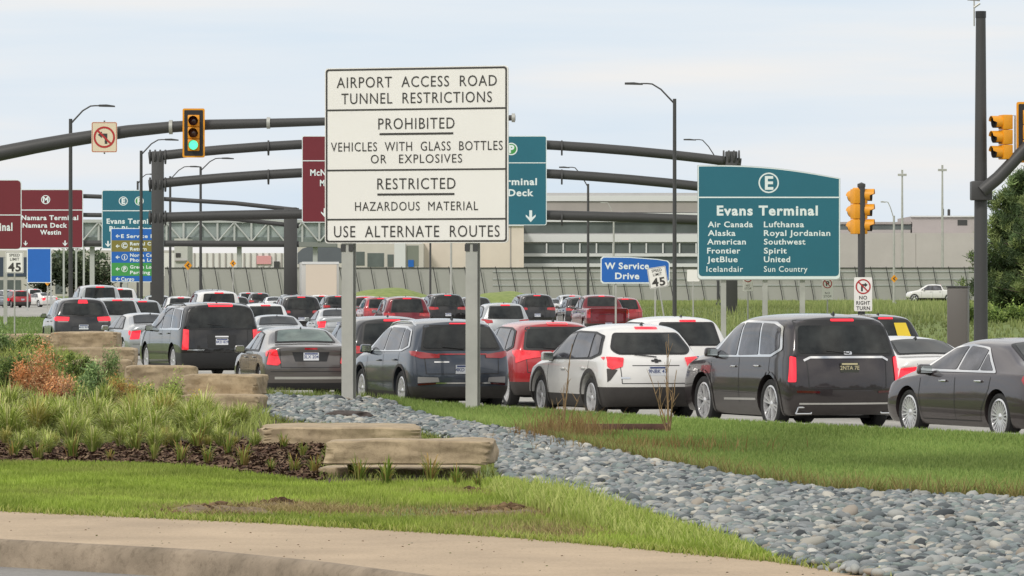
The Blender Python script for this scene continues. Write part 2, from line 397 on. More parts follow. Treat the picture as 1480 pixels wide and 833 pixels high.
def build_car(S, name, far=False):
    """returns a root Empty with parts; origin on the ground under the rear bumper, +y forward"""
    root = empty(name)
    me = cut_wells(lattice_body(S), S) if not far else lattice_body(S)
    P = Proj(me)
    me.materials.clear()
    for m_ in (S['paint'], M['trim'], M['rubber'], S.get('cladm', M['clad'])): me.materials.append(m_)
    bm = bmesh.new(); bm.from_mesh(me)
    cz = S.get('clad', .34)
    bmesh.ops.bisect_plane(bm, geom=bm.verts[:] + bm.edges[:] + bm.faces[:], plane_co=(0, 0, cz), plane_no=(0, 0, 1))
    czr = S.get('clad_rear')
    if czr: bmesh.ops.bisect_plane(bm, geom=bm.verts[:] + bm.edges[:] + bm.faces[:], plane_co=(0, 0, czr), plane_no=(0, 0, 1))
    for f in bm.faces:
        c = f.calc_center_median()
        if not far and f.material_index == 1: f.material_index = 2
        elif c.z < cz: f.material_index = 3
        elif czr and c.z < czr and c.y < S['wy'][0] - S['R'] - .03: f.material_index = 3
        else: f.material_index = 0
        f.smooth = True
    # seams, in the body mesh
    bm.to_mesh(me); bm.free()
    me.set_sharp_from_angle(angle=R(38))
    seam = MB()
    if not far:
        for view in ('L', 'R'):
            for ln in S.get('seams', ()): P.strip(seam, view, ln, .013, .003)
        for ln in S.get('rear_seams', ()):
            P.strip(seam, 'B', ln, .014, .003); 
        base = MB(); base.v = [v.co[:] for v in me.vertices]; 
        bmx = bmesh.new(); bmx.from_mesh(me); k = len(bmx.verts)
        nv = [bmx.verts.new(v) for v in seam.v]
        for f in seam.f:
            try:
                ff = bmx.faces.new([nv[i] for i in f]); ff.material_index = 1
            except ValueError: pass
        bmx.to_mesh(me); bmx.free()
    link_mesh('body', me, [], root)
    # side glass
    for view in ('L', 'R'):
        if S.get('dlo'):
            fr = P.patch(MB(), view, S['dlo'], .010, .06, .05).build('window_surround', S.get('surround', M['trim']), root, smooth=60)
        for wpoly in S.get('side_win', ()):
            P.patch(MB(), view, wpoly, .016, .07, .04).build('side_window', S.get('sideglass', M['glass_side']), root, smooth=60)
    if 'rear_frame' in S: P.patch(MB(), S.get('rview', 'B'), S['rear_frame'], .008, .06, .06).build('rear_window_surround', M['trim'], root, smooth=60)
    if 'rear_win' in S: P.patch(MB(), S.get('rview', 'B'), S['rear_win'], .014, .07, .07).build('rear_window', S.get('rglass', M['glass']), root, smooth=60)
    if 'front_win' in S: P.patch(MB(), 'T', S['front_win'], .006, .1, .08).build('windshield', M['glass'], root, smooth=60)
    for key, nm, mt, view in (('lamps', 'tail_light', S.get('lampm', M['lamp']), 'B'), ('brake', 'brake_light', M['lamp_on'], 'B')):
        for poly in S.get(key, ()):
            P.patch(MB(), view, poly, .014, .05, .02).build(nm, mt, root, smooth=60)
    for poly in S.get('side_lamps', ()):
        for view in ('L', 'R'): P.patch(MB(), view, poly, .014, .05, .02).build('tail_light', S.get('lampm', M['lamp']), root, smooth=60)
    for nm, view, poly, mt, off in S.get('extra', ()):
        P.patch(MB(), view, poly, off, .08, .012).build(nm, mt, root, smooth=60)
    for nm, view, pts, w, mt, off in S.get('lines', ()):
        for vw in (('L', 'R') if view == 'S' else (view,)):
            P.strip(MB(), vw, pts, w, off).build(nm, mt, root, smooth=60)
    if 'plate' in S:
        x, z, = S['plate']; h = P.ray('B', x, z, .0) or Vector((x, 0, z))
        h2 = P.ray('B', x, z + .07, 0) or h
        y = min(h.y, h2.y) - .012
        pl = MB().box((x, y, z), (.31, .012, .155)).build('license_plate', S.get('platem', M['plate']), root)
        if not far:
            MB().box((x, y - .009, z + .055), (.27, .003, .025)).build('plate_band', S.get('inkm', M['plate_ink']), pl)
            text(S.get('plate_text', '4KD 829'), .06, x, z - .005, y - .009, pl, S.get('inkm', M['plate_ink']), 'plate_characters', spacing=1.0, bold=.01)
    if not far:
        # door handles
        for view, sx in (('L', -1), ('R', 1)):
            for y, z in S.get('handles', ()):
                h = P.ray(view, y, z, 0)
                if h: MB().box((h.x + sx * .02, y, z), (.03, .2, .032)).build('door_handle', S.get('handlem', S['paint']), root, bevel=.01)
    # mirrors
    for sx in (-1, 1):
        y, z = S['mirror']; x = S['W'] / 2 + .06
        mi = MB().box((sx * x, y, z), (.22, .13, .15), rz=sx * .12, taper=.86).build('mirror', S['paint'], root, bevel=.035 if not far else 0)
        if not far:
            MB().box((sx * x, y - .073, z), (.17, .012, .105), rz=sx * .12).build('mirror_glass', mat('mirror glass', (.5, .53, .52), .05, metal=.9), mi)
            MB().box((sx * (S['W'] / 2 - .04), y + .02, z - .06), (.1, .06, .05)).build('mirror_arm', M['trim'], mi)
    if S.get('rails'):
        xr, y0, y1, zr = S['rails']
        def rz(x, y):
            h = P.ray('T', x, y, 0); return (h.z if h else zr) + .03
        for sx in (-1, 1):
            n = 7; pts = [(sx * xr, y0 + (y1 - y0) * i / n, rz(sx * xr, y0 + (y1 - y0) * i / n) + (-.05 if i in (0, n) else 0)) for i in range(n + 1)]
            MB().tube(pts, .017, 8).build('roof_rail', S.get('railm', M['trim']), root, smooth=40)
    if S.get('finant'):
        y, z = S['finant']; h = P.ray('T', 0, y + .08, 0); z = h.z if h else z
        MB().add([(-.02, y, z - .02), (.02, y, z - .02), (.02, y + .16, z - .02), (-.02, y + .16, z - .02), (0, y + .01, z + .055)], [(3, 2, 1, 0), (0, 1, 4), (1, 2, 4), (2, 3, 4), (3, 0, 4)]).build('antenna', M['trim'], root)
    if S.get('wiper') and not far:
        (x0, z0), (x1, z1) = S['wiper']; mb = MB()
        p = [P.ray('B', x0 + (x1 - x0) * t, z0 + (z1 - z0) * t, .02) for t in (0, .5, 1)]
        if all(p): mb.tube(p, .009, 6).build('wiper', M['trim'], root)
    # wheels
    w0 = None
    for yw in S['wy']:
        for sx in (-1, 1):
            if w0 is None: w0 = w = make_wheel(S, root)
            else: w = copy_tree(w0, root)
            w.location = (sx * (S['W'] / 2 - .135), yw, S['R']); w.rotation_euler = (0, 0, 0 if sx < 0 else math.pi)
    # underbody so daylight does not pass between the wheels
    MB().b2(-S['W'] / 2 + .33, S['W'] / 2 - .33, S['wy'][0] - .3, S['wy'][1] + .3, .17, .34).build('underbody', M['rubber'], root)
    if S.get('exhaust') and not far:
        for sx in S['exhaust']:
            MB().tube([(sx, -.01, .3), (sx, .3, .3)], .035, 10).build('exhaust', M['chrome'], root, smooth=40)
    for fn in S.get('custom', ()): fn(root, P, S)
    return root

def mirror_polys(p): return [p, [(-a, b) for a, b in p][::-1]]
def sedan_spec(L=4.88, W=1.84, H=1.44, pm=None, **k):
    w = W / 2
    S = dict(L=L, W=W, H=H, zb=.17, R=.335, gap=.05, wy=(L * .218, L * .218 + 2.82 * L / 4.88), paint=pm, clad=.24, cr=.2, cf=.42, rin=.05,
      st=[(0, 0, .22, w - .03, .90, w - .12, 1.06, w - .22),
          (.22, .24, .20, w - .02, .93, w - .06, 1.10, w - .18),
          (.62, .70, .18, w - .01, .94, w - .03, 1.11, w - .17),
          (1.15, 1.38, .18, w - .01, .94, w - .02, 1.40, w - .29),
          (1.9, 2.0, .18, w - .01, .93, w - .02, 1.455, w - .27),
          (2.6, 2.6, .18, w - .01, .91, w - .02, 1.44, w - .27),
          (3.1, 2.95, .18, w - .01, .90, w - .02, 1.36, w - .28),
          (3.55, 3.78, .18, w - .01, .89, w - .02, 1.00, w - .16),
          (4.25, 4.25, .19, w - .01, .82, w - .03, .91, w - .17),
          (4.65, 4.65, .20, w - .03, .72, w - .08, .80, w - .22),
          (4.88, 4.88, .22, w - .06, .62, w - .14, .68, w - .26)],
      rear_y=(.10, .02, 0, .05, .05, .05), cross=(1, 2, 3, 7), drop=.06, crease_rt=.55,
      dlo=[(1.12, .95), (1.42, 1.12), (1.72, 1.31), (2.3, 1.355), (2.82, 1.31), (3.55, .985), (3.5, .945), (2.4, .95)],
      side_win=[[(1.26, .985), (1.5, 1.12), (1.66, 1.23), (1.66, .985)], [(1.70, .985), (1.70, 1.275), (1.85, 1.30), (2.27, 1.325), (2.33, .985)],
                [(2.40, .985), (2.34, 1.325), (2.78, 1.285), (3.40, .99)]],
      rview='T', rear_win=[(-.58, .80), (.58, .80), (.47, 1.36), (-.47, 1.36)], rear_frame=[(-.63, .76), (.63, .76), (.52, 1.40), (-.52, 1.40)],
      front_win=[(-.52, 3.0), (.52, 3.0), (.66, 3.62), (-.66, 3.62)],
      seams=[[(1.25, .95), (1.32, .72), (1.55, .42), (1.6, .26)], [(2.37, .95), (2.37, .26)], [(3.45, .93), (3.50, .6), (3.42, .26)], [(1.6, .26), (3.42, .26)]],
      rear_seams=[[(-.55, .98), (-.53, .68), (.53, .68), (.55, .98)], [(-.8, .52), (.8, .52)]],
      lamps=mirror_polys([(-w + .04, .66), (-.62, .67), (-.56, .93), (-w + .1, .90)]), side_lamps=[[(.24, .76), (.36, .86), (.34, .93), (.24, .9)]],
      plate=(0, .8), handles=((1.62, .83), (2.72, .82)), mirror=(3.2, .98), finant=(1.35, 1.43), exhaust=())
    S.update(k); return S
def suv_spec(L=4.48, W=1.855, H=1.64, pm=None, rake=.42, belt=1.02, tw=0., **k):
    w = W / 2; f = L / 4.48; r = rake; b = belt
    S = dict(L=L, W=W, H=H, zb=.20, R=.355, gap=.06, wy=(.92 * f, .92 * f + 2.68 * f), paint=pm, clad=.36, clad_rear=.58, cr=.2, cf=.4,
      st=[(0, r, .26, w - .03, b, w - .07, H - .06, w - .25 + tw),
          (.30, r + .32, .24, w - .01, b, w - .03, H - .012, w - .22 + tw),
          (1.0, 1.25, .22, w - .01, b - .01, w - .02, H, w - .20 + tw),
          (2.0 * f, 2.0 * f, .22, w - .01, b - .03, w - .02, H, w - .20 + tw),
          (2.75 * f, 2.55 * f, .22, w - .01, b - .05, w - .02, H - .07, w - .22),
          (3.2 * f, 3.42 * f, .22, w - .01, b - .06, w - .02, b + .07, w - .13),
          (3.85 * f, 3.85 * f, .23, w - .01, b - .10, w - .03, b, w - .14),
          (4.25 * f, 4.25 * f, .24, w - .03, b - .2, w - .08, b - .10, w - .18),
          (4.48 * f, 4.48 * f, .26, w - .05, b - .32, w - .12, b - .22, w - .22)],
      rear_y=(.10, .0, 0, .08, .08, 0), cross=(5,), drop=.07, crease_rt=.7, crease_rp=.5, rin=.04,
      dlo=[(.50, b + .10), (.72, H - .2), (1.1, H - .135), (2.0 * f, H - .125), (2.45 * f, H - .165), (3.2 * f, b + .03), (3.1 * f, b - .005), (.9, b + .02)],
      side_win=[[(.62, b + .12), (.78, H - .22), (1.05, H - .175), (1.0, b + .05), (.9, b + .06)], [(1.07, b + .05), (1.12, H - .17), (1.98 * f, H - .16), (1.98 * f, b + .03)],
                [(2.06 * f, b + .03), (2.04 * f, H - .165), (2.42 * f, H - .2), (3.02 * f, b + .04)]],
      rear_frame=[(-.70, b + .02), (.70, b + .02), (.60, H - .12), (-.60, H - .12)], rear_win=[(-.66, b + .05), (.66, b + .05), (.57, H - .16), (-.57, H - .16)],
      front_win=[(-.58, 2.62 * f), (.58, 2.62 * f), (.7, 3.3 * f), (-.7, 3.3 * f)],
      seams=[[(1.0, b), (1.05, .75), (1.3, .42)], [(2.02 * f, b), (2.02 * f, .4)], [(3.08 * f, b - .03), (3.12 * f, .7), (3.05 * f, .4)]],
      rear_seams=[[(-.68, b), (-.66, .66), (.66, .66), (.68, b)]],
      lamps=mirror_polys([(-w + .05, b - .16), (-.5, b - .13), (-.52, b - .02), (-w + .06, b + .02)]), side_lamps=[[(.25, b - .11), (.44, b - .06), (.42, b + .01), (.25, b)]],
      brake=[[(-.18, H - .115), (.18, H - .115), (.18, H - .075), (-.18, H - .075)]],
      plate=(0, .80), handles=((1.25, b - .13), (2.28 * f, b - .15)), mirror=(2.95 * f, b + .05), finant=(.75, H - .01), rails=None, wiper=((.02, b + .06), (-.35, b + .1)), exhaust=())
    S.update(k); return S
def pickup_spec(L=5.9, W=2.03, H=1.92, pm=None, **k):
    w = W / 2
    S = dict(L=L, W=W, H=H, zb=.34, R=.41, gap=.08, wy=(1.25, 4.95), paint=pm, clad=.46, cr=.1, cf=.3, clad_rear=.60,
      st=[(0, 0, .45, w - .03, 1.2, w - .05, 1.33, w - .10),
          (.5, .5, .40, w - .01, 1.21, w - .03, 1.34, w - .08),
          (1.6, 1.6, .38, w - .01, 1.22, w - .03, 1.34, w - .08),
          (1.84, 1.84, .38, w - .01, 1.22, w - .03, 1.34, w - .08),
          (1.92, 2.12, .38, w - .01, 1.22, w - .02, 1.86, w - .24),
          (2.6, 2.7, .38, w - .01, 1.22, w - .02, 1.93, w - .21),
          (3.4, 3.4, .38, w - .01, 1.20, w - .02, 1.92, w - .21),
          (3.95, 3.75, .38, w - .01, 1.18, w - .02, 1.84, w - .22),
          (4.35, 4.6, .38, w - .01, 1.18, w - .02, 1.30, w - .12),
          (5.2, 5.2, .40, w - .01, 1.12, w - .03, 1.22, w - .12),
          (5.9, 5.9, .45, w - .04, 1.0, w - .08, 1.10, w - .14)],
      rear_y=(.1, 0, .05, .05, .05, .05), cross=(0, 3, 4, 8), drop=.05, rin=.02,
      dlo=[(2.0, 1.27), (2.15, 1.72), (2.6, 1.80), (3.5, 1.78), (4.3, 1.26)],
      side_win=[[(2.15, 1.29), (2.24, 1.70), (2.95, 1.755), (2.98, 1.29)], [(3.05, 1.29), (3.03, 1.755), (3.5, 1.74), (4.12, 1.29)]],
      rear_frame=[(-.72, 1.38), (.72, 1.38), (.66, 1.80), (-.66, 1.80)], rear_win=[(-.68, 1.42), (.68, 1.42), (.63, 1.77), (-.63, 1.77)],
      front_win=[(-.6, 3.9), (.6, 3.9), (.72, 4.5), (-.72, 4.5)],
      seams=[[(3.0, 1.2), (3.0, .48)], [(1.95, 1.2), (1.95, .48)], [(4.2, 1.2), (4.2, .5)]],
      rear_seams=[[(-.78, 1.28), (-.78, .68), (.78, .68), (.78, 1.28)], [(-.5, 1.02), (.5, 1.02)]],
      lamps=mirror_polys([(-w + .03, .86), (-.83, .86), (-.83, 1.24), (-w + .05, 1.24)]),
      brake=[[(-.14, 1.83), (.14, 1.83), (.14, 1.865), (-.14, 1.865)]],
      plate=(0, .56), handles=((2.2, 1.1), (3.2, 1.1)), mirror=(3.95, 1.32), exhaust=())
    S.update(k); return S
# ------------------------------------------------------------------ measuring: photograph pixel (1480 wide) + scale (px per metre) -> place
F = 7000.; CAMZ = 2.09; HZ = 422.; CX = 740.
def at(x, y, s): return Vector(((x - CX) / s, F / s, CAMZ - (y - HZ) / s))
def gp(x, y, z=0.):
    s = (y - HZ) / (CAMZ - z); return ((x - CX) / s, F / s)
def sm(a, b, t):
    t = np.clip((t - a) / (b - a), 0, 1); return t * t * (3 - 2 * t)
CURB = [(30, 26), (20, 43), (14, 54), (9.3, 62.5), (6.3, 68.3), (3.15, 74.6), (.7, 80.6), (-2.6, 87.4), (-5.7, 93.5), (-7.9, 104), (-9.8, 120), (-11.5, 140), (-15, 180), (-21, 240), (-30, 330)]
XR = [(48, 40), (34, 60), (24, 80), (18, 100), (13.5, 125), (10, 155), (7.2, 190), (6.8, 235), (6, 300), (2, 400), (-2, 520)]
cby = np.array([p[1] for p in CURB], float); cbx = np.array([p[0] for p in CURB], float)
xry = np.array([p[1] for p in XR], float); xrx = np.array([p[0] for p in XR], float)
def G(X, Y):
    """height of the ground"""
    X = np.asarray(X, float); Y = np.asarray(Y, float)
    cx = np.interp(Y, cby, cbx); rx = np.interp(Y, xry, xrx)
    far = np.interp(Y, [0, 120, 200, 300, 500, 583, 900, 3000], [0, 0, .12, .3, .6, .8, 1.2, 2.])
    road = -.13 * sm(0, 4.5, X - cx) + far
    road = np.where(X - cx < .0, .0, road)
    verge = .10 * sm(2.2, .1, cx - X) + far
    berm = .85 * np.exp(-((X + 12.2) / 5.2) ** 2 - ((Y - 106) / 18.) ** 2) * sm(0., 2.0, cx - X)
    mound = .16 * sm(0., 2.5, cx - X) * sm(76, 62, Y) * sm(1.0, 4.0, X) * sm(46, 54, Y)
    bank = .14 + .72 * (1 - .65 * sm(240, 560, Y)) * sm(0, 12, X - rx) + .05 * sm(250, 583, Y) * sm(0, 6, X - rx)
    berm = berm + .22 * np.exp(-((X + 3.1) / 1.0) ** 2 - ((Y - 82.5) / 3.6) ** 2) * sm(0., 1.2, cx - X)
    z = np.where(X < cx, verge + berm, road)
    z = np.where(X > rx, road + bank, z)
    return z
def Gz(x, y): return float(G(x, y))
def inpoly(X, Y, poly):
    X = np.asarray(X); Y = np.asarray(Y); c = np.zeros(X.shape, bool); n = len(poly)
    for i in range(n):
        x0, y0 = poly[i]; x1, y1 = poly[(i + 1) % n]
        k = ((y0 > Y) != (y1 > Y)) & (X < (x1 - x0) * (Y - y0) / (y1 - y0 + 1e-12) + x0); c ^= k
    return c
def curve_res(pts, n):
    pts = np.array(pts, float); d = np.r_[0, np.cumsum(np.hypot(*np.diff(pts, axis=0).T))]
    t = np.linspace(0, d[-1], n); return np.c_[np.interp(t, d, pts[:, 0]), np.interp(t, d, pts[:, 1])]
def ribbon(name, A, B, m, off=.0, nu=80, nv=8, zf=None, kind='structure', mats=None):
    A = curve_res(A, nu); B = curve_res(B, nu); vs = []; fs = []
    for i in range(nu):
        for j in range(nv + 1):
            t = j / nv; x, y = A[i] * (1 - t) + B[i] * t
            vs.append((x, y, (zf(x, y) if zf else Gz(x, y)) + off))
    for i in range(nu - 1):
        for j in range(nv):
            a = i * (nv + 1) + j; fs.append((a, a + 1, a + nv + 2, a + nv + 1))
    me = bpy.data.meshes.new(name); me.from_pydata(vs, [], fs)
    bm = bmesh.new(); bm.from_mesh(me); bmesh.ops.recalc_face_normals(bm, faces=bm.faces)
    if sum(f.normal.z for f in bm.faces) < 0: bmesh.ops.reverse_faces(bm, faces=bm.faces)
    bm.to_mesh(me); bm.free()
    for p in me.polygons: p.use_smooth = True
    o = link_mesh(name, me, m); 
    if kind: o['kind'] = kind
    return o

# ------------------------------------------------------------------ ground materials
M['ground'] = mat('lawn soil green', '#74843f', .95, color2='#5c6a38', scale=.9, bump=.4, bscale=6)
M['soil'] = mat('mulch', '#3a2e27', .95, color2='#5a483c', scale=9., bump=.9, bscale=30)
M['bed'] = mat('gravel bed', '#34373a', .9, color2='#5a5d5e', scale=9., bump=.8, bscale=18)
def concrete(name, c0, c1, s1=.7, s2=26., rough=.85):
    m = mat(name, c0, rough, color2=c1, scale=s1, bump=.25, bscale=60)
    nt = m.node_tree; b = nt.nodes['Principled BSDF']; l = b.inputs['Base Color'].links[0]; src = l.from_socket
    n = nt.nodes.new('ShaderNodeTexNoise'); n.inputs['Scale'].default_value = s2; n.inputs['Detail'].default_value = 8; n.inputs['Roughness'].default_value = .7
    tc = [x for x in nt.nodes if x.type == 'TEX_COORD'][0]; nt.links.new(tc.outputs['Object'], n.inputs['Vector'])
    r = nt.nodes.new('ShaderNodeValToRGB'); r.color_ramp.elements[0].position = .28; r.color_ramp.elements[0].color = (.55, .53, .5, 1); r.color_ramp.elements[1].position = .5; r.color_ramp.elements[1].color = (1, 1, 1, 1)
    nt.links.new(n.outputs['Fac'], r.inputs['Fac'])
    mx = nt.nodes.new('ShaderNodeMix'); mx.data_type = 'RGBA'; mx.blend_type = 'MULTIPLY'; mx.inputs[0].default_value = .8
    nt.links.new(src, mx.inputs[6]); nt.links.new(r.outputs['Color'], mx.inputs[7]); nt.links.new(mx.outputs[2], b.inputs['Base Color'])
    return m
M['sidewalk'] = concrete('sidewalk concrete', '#bda88d', '#a7947c')
M['curb'] = concrete('curb concrete', '#9c8d7a', '#756959', 1.8, 14.)
M['road'] = concrete('road concrete', '#a9a7a0', '#97958f', .4, 5.)
M['street'] = concrete('street asphalt', '#8f8c88', '#7d7a77', .8, 20.)
M['stone'] = concrete('sandstone', '#b8a587', '#94836a', 2.6, 13.)

# ------------------------------------------------------------------ ground sheet
def ground():
    ys = np.r_[np.array([-3000., -800, -300, -120, -60, -20, 0]), np.linspace(20, 130, 200), np.linspace(131, 620, 160), np.geomspace(640, 9000, 24)]
    us = np.linspace(-1, 1, 150); vs = []; fs = []
    for y in ys:
        hw = (22 + abs(y) * .22 if -20 < y < 620 else 160 + (abs(y) - 20) * 1.2 if y < 0 else 160 + (y - 620) * 1.2)
        for u in us:
            x = u * hw; z = Gz(x, y) - .05
            vs.append((x, y, z))
    n = len(us)
    V = np.array(vs); 
    # keep it below the paved and planted sheets in front
    for i in range(len(V)):
        x, y, _ = V[i]
        if y < 60 and x < 30:
            if y < np.interp(x, SWX, SWY) + .5: V[i, 2] = -.42
    for i in range(len(ys) - 1):
        for j in range(n - 1): a = i * n + j; fs.append((a, a + 1, a + n + 1, a + n))
    me = big_mesh('ground', V, fs, k=4)
    for p in me.polygons: p.use_smooth = True
    tag(link_mesh('ground', me, M['ground']), kind='structure')
sw_back = [gp(*p) for p in [(-260, 725), (-150, 731), (0, 739), (400, 757), (740, 777), (900, 791), (1130, 813), (1300, 838), (1500, 872), (1800, 925)]]
sw_front = [gp(*p) for p in [(-260, 762), (-150, 770), (0, 779), (300, 795), (470, 812), (640, 834), (800, 862), (1000, 905), (1200, 955), (1500, 1050)]]
SWX = [p[0] for p in sw_back]; SWY = [p[1] for p in sw_back]
ground()
ribbon('sidewalk', sw_back, sw_front, M['sidewalk'], 0, 60, 3, zf=lambda x, y: 0.)
# curb: rounded top edge and face, then the street
A = curve_res(sw_front, 60); mb = MB(); prof = [(0, 0), (.03, -.004), (.06, -.02), (.085, -.05), (.10, -.10), (.12, -.24)]
vs = []; fs = []
for i, (x, y) in enumerate(A):
    d = A[min(i + 1, 59)] - A[max(i - 1, 0)]; nx, ny = d[1], -d[0]; l = math.hypot(nx, ny); nx, ny = nx / l, ny / l
    if ny > 0: nx, ny = -nx, -ny
    for o_, z in prof: vs.append((x + nx * o_, y + ny * o_, z))
k = len(prof)
for i in range(59):
    for j in range(k - 1): a = i * k + j; fs.append((a, a + 1, a + k + 1, a + k))
mb.add(vs, fs); tag(mb.build('curb', M['curb'], smooth=60), kind='structure')
off = [(x - .02, y - .10) for x, y in sw_front]; far = [(x - 3, y - 14) for x, y in sw_front]
ribbon('street', off, far, M['street'], 0, 60, 4, zf=lambda x, y: -.225)
mb = MB()
for pa, pb in (((452, 762), (440, 806)),):
    a_, b_ = gp(*pa), gp(*pb); d_ = Vector((b_[0] - a_[0], b_[1] - a_[1])).normalized(); n_ = Vector((-d_.y, d_.x)) * .007
    e_ = Vector(b_) + d_ * 0.02; q_ = [Vector(a_) + n_, Vector(a_) - n_, e_ - n_, e_ + n_]
    for o0, z0_, o1, z1_ in ((0, .004, .07, -.016), (.07, -.016, .105, -.09), (.105, -.09, .128, -.22)):
        A_ = e_ + Vector((0, -1)) * o0; B_ = e_ + Vector((0, -1)) * o1; mb.add([(A_.x - .008, A_.y - .004, z0_), (A_.x + .008, A_.y - .004, z0_), (B_.x + .008, B_.y - .004, z1_), (B_.x - .008, B_.y - .004, z1_)], [(0, 1, 2, 3)])
tag(mb.build('curb_joint', mat('joint dirt', '#75695a', .95)), kind='structure')
# far road
RY = np.r_[np.linspace(40, 330, 60)]
ribbon('road', [(float(np.interp(y, cby, cbx)), y) for y in RY], [(float(np.interp(y, xry, xrx)) + .0, y) for y in RY], M['road'], .0, 140, 14)
vs = []; fs = []; k = 0
mb = MB(); A = curve_res([(float(np.interp(y, cby, cbx)), y) for y in RY], 140)
for i, (x, y) in enumerate(A):
    z = Gz(x + .05, y)
    for dx, dz in ((.06, -.03), (.05, .11), (.02, .135), (-.16, .135), (-.18, .05)): vs.append((x + dx, y, z + dz))
for i in range(139):
    for j in range(4): a = i * 5 + j; fs.append((a, a + 1, a + 6, a + 5))
mb.add(vs, fs); tag(mb.build('road_curb', M['road'], smooth=50), kind='structure')
# cross street at the far left with lane paint
RY2 = np.linspace(328, 575, 30)
ribbon('far_road', [(-75, y) for y in RY2], [(float(np.interp(y, xry, xrx)), y) for y in RY2], M['road'], .01, 60, 20)

# ------------------------------------------------------------------ planted and gravel regions (measured on the ground plane)
peb_top = [(374, 578), (520, 587), (640, 609), (760, 630), (880, 657), (1000, 682), (1080, 697), (1200, 714), (1340, 721), (1500, 728), (1700, 738)]
peb_bot = [(374, 604), (430, 613), (600, 622), (713, 650), (730, 694), (800, 714), (930, 744), (1050, 777), (1130, 812), (1250, 835), (1500, 880)]
peb_top_w = [gp(*p) for p in peb_top]; peb_bot_w = [gp(*p) for p in peb_bot]
PEB = peb_top_w + peb_bot_w[::-1]
lawn_top = [(-200, 662), (0, 668), (200, 674), (400, 691), (460, 700), (690, 703), (730, 696), (800, 716), (930, 746), (1050, 779), (1130, 813)]
LAWN = [gp(*p) for p in lawn_top] + [(x, y + .02) for x, y in sw_back[:7]][::-1]
ribbon('pebble_bed', peb_top_w, peb_bot_w, M['bed'], -.02, 80, 10)
mulch_front = [gp(*p) for p in lawn_top[:6]]
mulch_back = [gp(*p) for p in [(-200, 520), (0, 535), (100, 545), (250, 570), (372, 600), (470, 640)]]
ribbon('mulch_bed', mulch_front, mulch_back, M['soil'], .01, 60, 16)
ribbon('lawn', [gp(*p) for p in lawn_top], [(x, y + .02) for x, y in sw_back[:7]], M['ground'], .0, 80, 10)
# right verge between pebbles and road
verge_near = [(x, y + .1) for x, y in peb_top_w]
ribbon('verge', verge_near, [(float(np.interp(y, cby, cbx)) - .17, y) for y in [92.5, 90, 87, 83, 79, 75, 71, 67, 63, 58, 53]], M['ground'], .0, 90, 14)

# ------------------------------------------------------------------ scatter helpers
def sample_poly(poly, n, jitter=None):
    P = np.array(poly); lo, hi = P.min(0), P.max(0); out = []
    tot = 0
    while tot < n:
        q = rng.uniform(lo, hi, (n * 2, 2)); q = q[inpoly(q[:, 0], q[:, 1], poly)]; out.append(q); tot += len(q)
        if len(q) == 0: break
    return np.concatenate(out)[:n]
def vis(P, pad=40):
    """inside the part of the world the picture (plus a margin to step aside) can see"""
    s = F / P[:, 1]; x = CX + P[:, 0] * s
    return (x > -pad - 60) & (x < 1480 + pad + 60)
def blades(name, P, h, w, colA, colB, m, lean=.35, z0=None, tip=None, segs=2, patch=None, dry=None, label=None, cat='grass', kind='stuff', base_dark=.55):
    """one mesh of grass blades; P (n,2) roots, h (n,) heights"""
    n = len(P); h = np.broadcast_to(h, (n,)).copy() if np.ndim(h) == 0 else h
    a = rng.uniform(0, 2 * np.pi, n); la = rng.uniform(0, 2 * np.pi, n); L = rng.uniform(.05, lean, n) * h
    z = (G(P[:, 0], P[:, 1]) if z0 is None else z0) - .01
    wx, wy = np.cos(a) * w / 2, np.sin(a) * w / 2; lx, ly = np.cos(la) * L, np.sin(la) * L
    base = np.c_[P, z]; V = []; T = []
    t = rng.random(n) ** 1.0; col = np.array(lin(colA)) * (1 - t[:, None]) + np.array(lin(colB)) * t[:, None]
    if patch is not None: col = col * patch[:, None]
    if dry is not None: col = col * (1 - dry[:, None]) + np.array(lin('#b7a777'))[None] * dry[:, None] * rng.uniform(.5, 1.1, (n, 1))
    W = np.c_[wx, wy, np.zeros(n)]
    if segs == 1:
        V = np.stack([base - W, base + W, base + np.c_[lx, ly, h]], 1).reshape(-1, 3)
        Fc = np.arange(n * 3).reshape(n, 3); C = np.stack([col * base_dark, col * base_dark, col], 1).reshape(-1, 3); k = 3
    else:
        mid = base + np.c_[lx * .3, ly * .3, h * .55]; top = base + np.c_[lx * 1.2, ly * 1.2, h]
        V = np.stack([base - W, base + W, mid - W * .8, mid + W * .8, top], 1).reshape(-1, 3)
        o = (np.arange(n) * 5)[:, None]
        Fc = np.concatenate([o + [0, 1, 3], o + [0, 3, 2], o + [2, 3, 4]], 1).reshape(-1, 3)
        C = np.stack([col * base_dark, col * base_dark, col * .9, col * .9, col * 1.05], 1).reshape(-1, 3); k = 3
    me = big_mesh(name, V, Fc, C, k)
    o = link_mesh(name, me, m)
    if kind: tag(o, label, cat, None, kind)
    return o
def nz(X, Y, sc, seed=0):
    """cheap smooth noise 0..1"""
    v = 0
    r = np.random.default_rng(seed)
    for i in range(5):
        a = r.uniform(0, 2 * np.pi); f = sc * r.uniform(.6, 1.9); v = v + np.sin((np.cos(a) * X + np.sin(a) * Y) * f + r.uniform(0, 6) + 1.3 * np.sin((np.sin(a) * X - np.cos(a) * Y) * f * .7))
    return np.clip(.5 + v / 6, 0, 1)
M['blade'] = attr_mat('grass blade', .6, .35, .25)
M['leaf'] = attr_mat('shrub leaf', .6, .3, .3)
M['pebble'] = attr_mat('river pebble', .7, 0, .35)

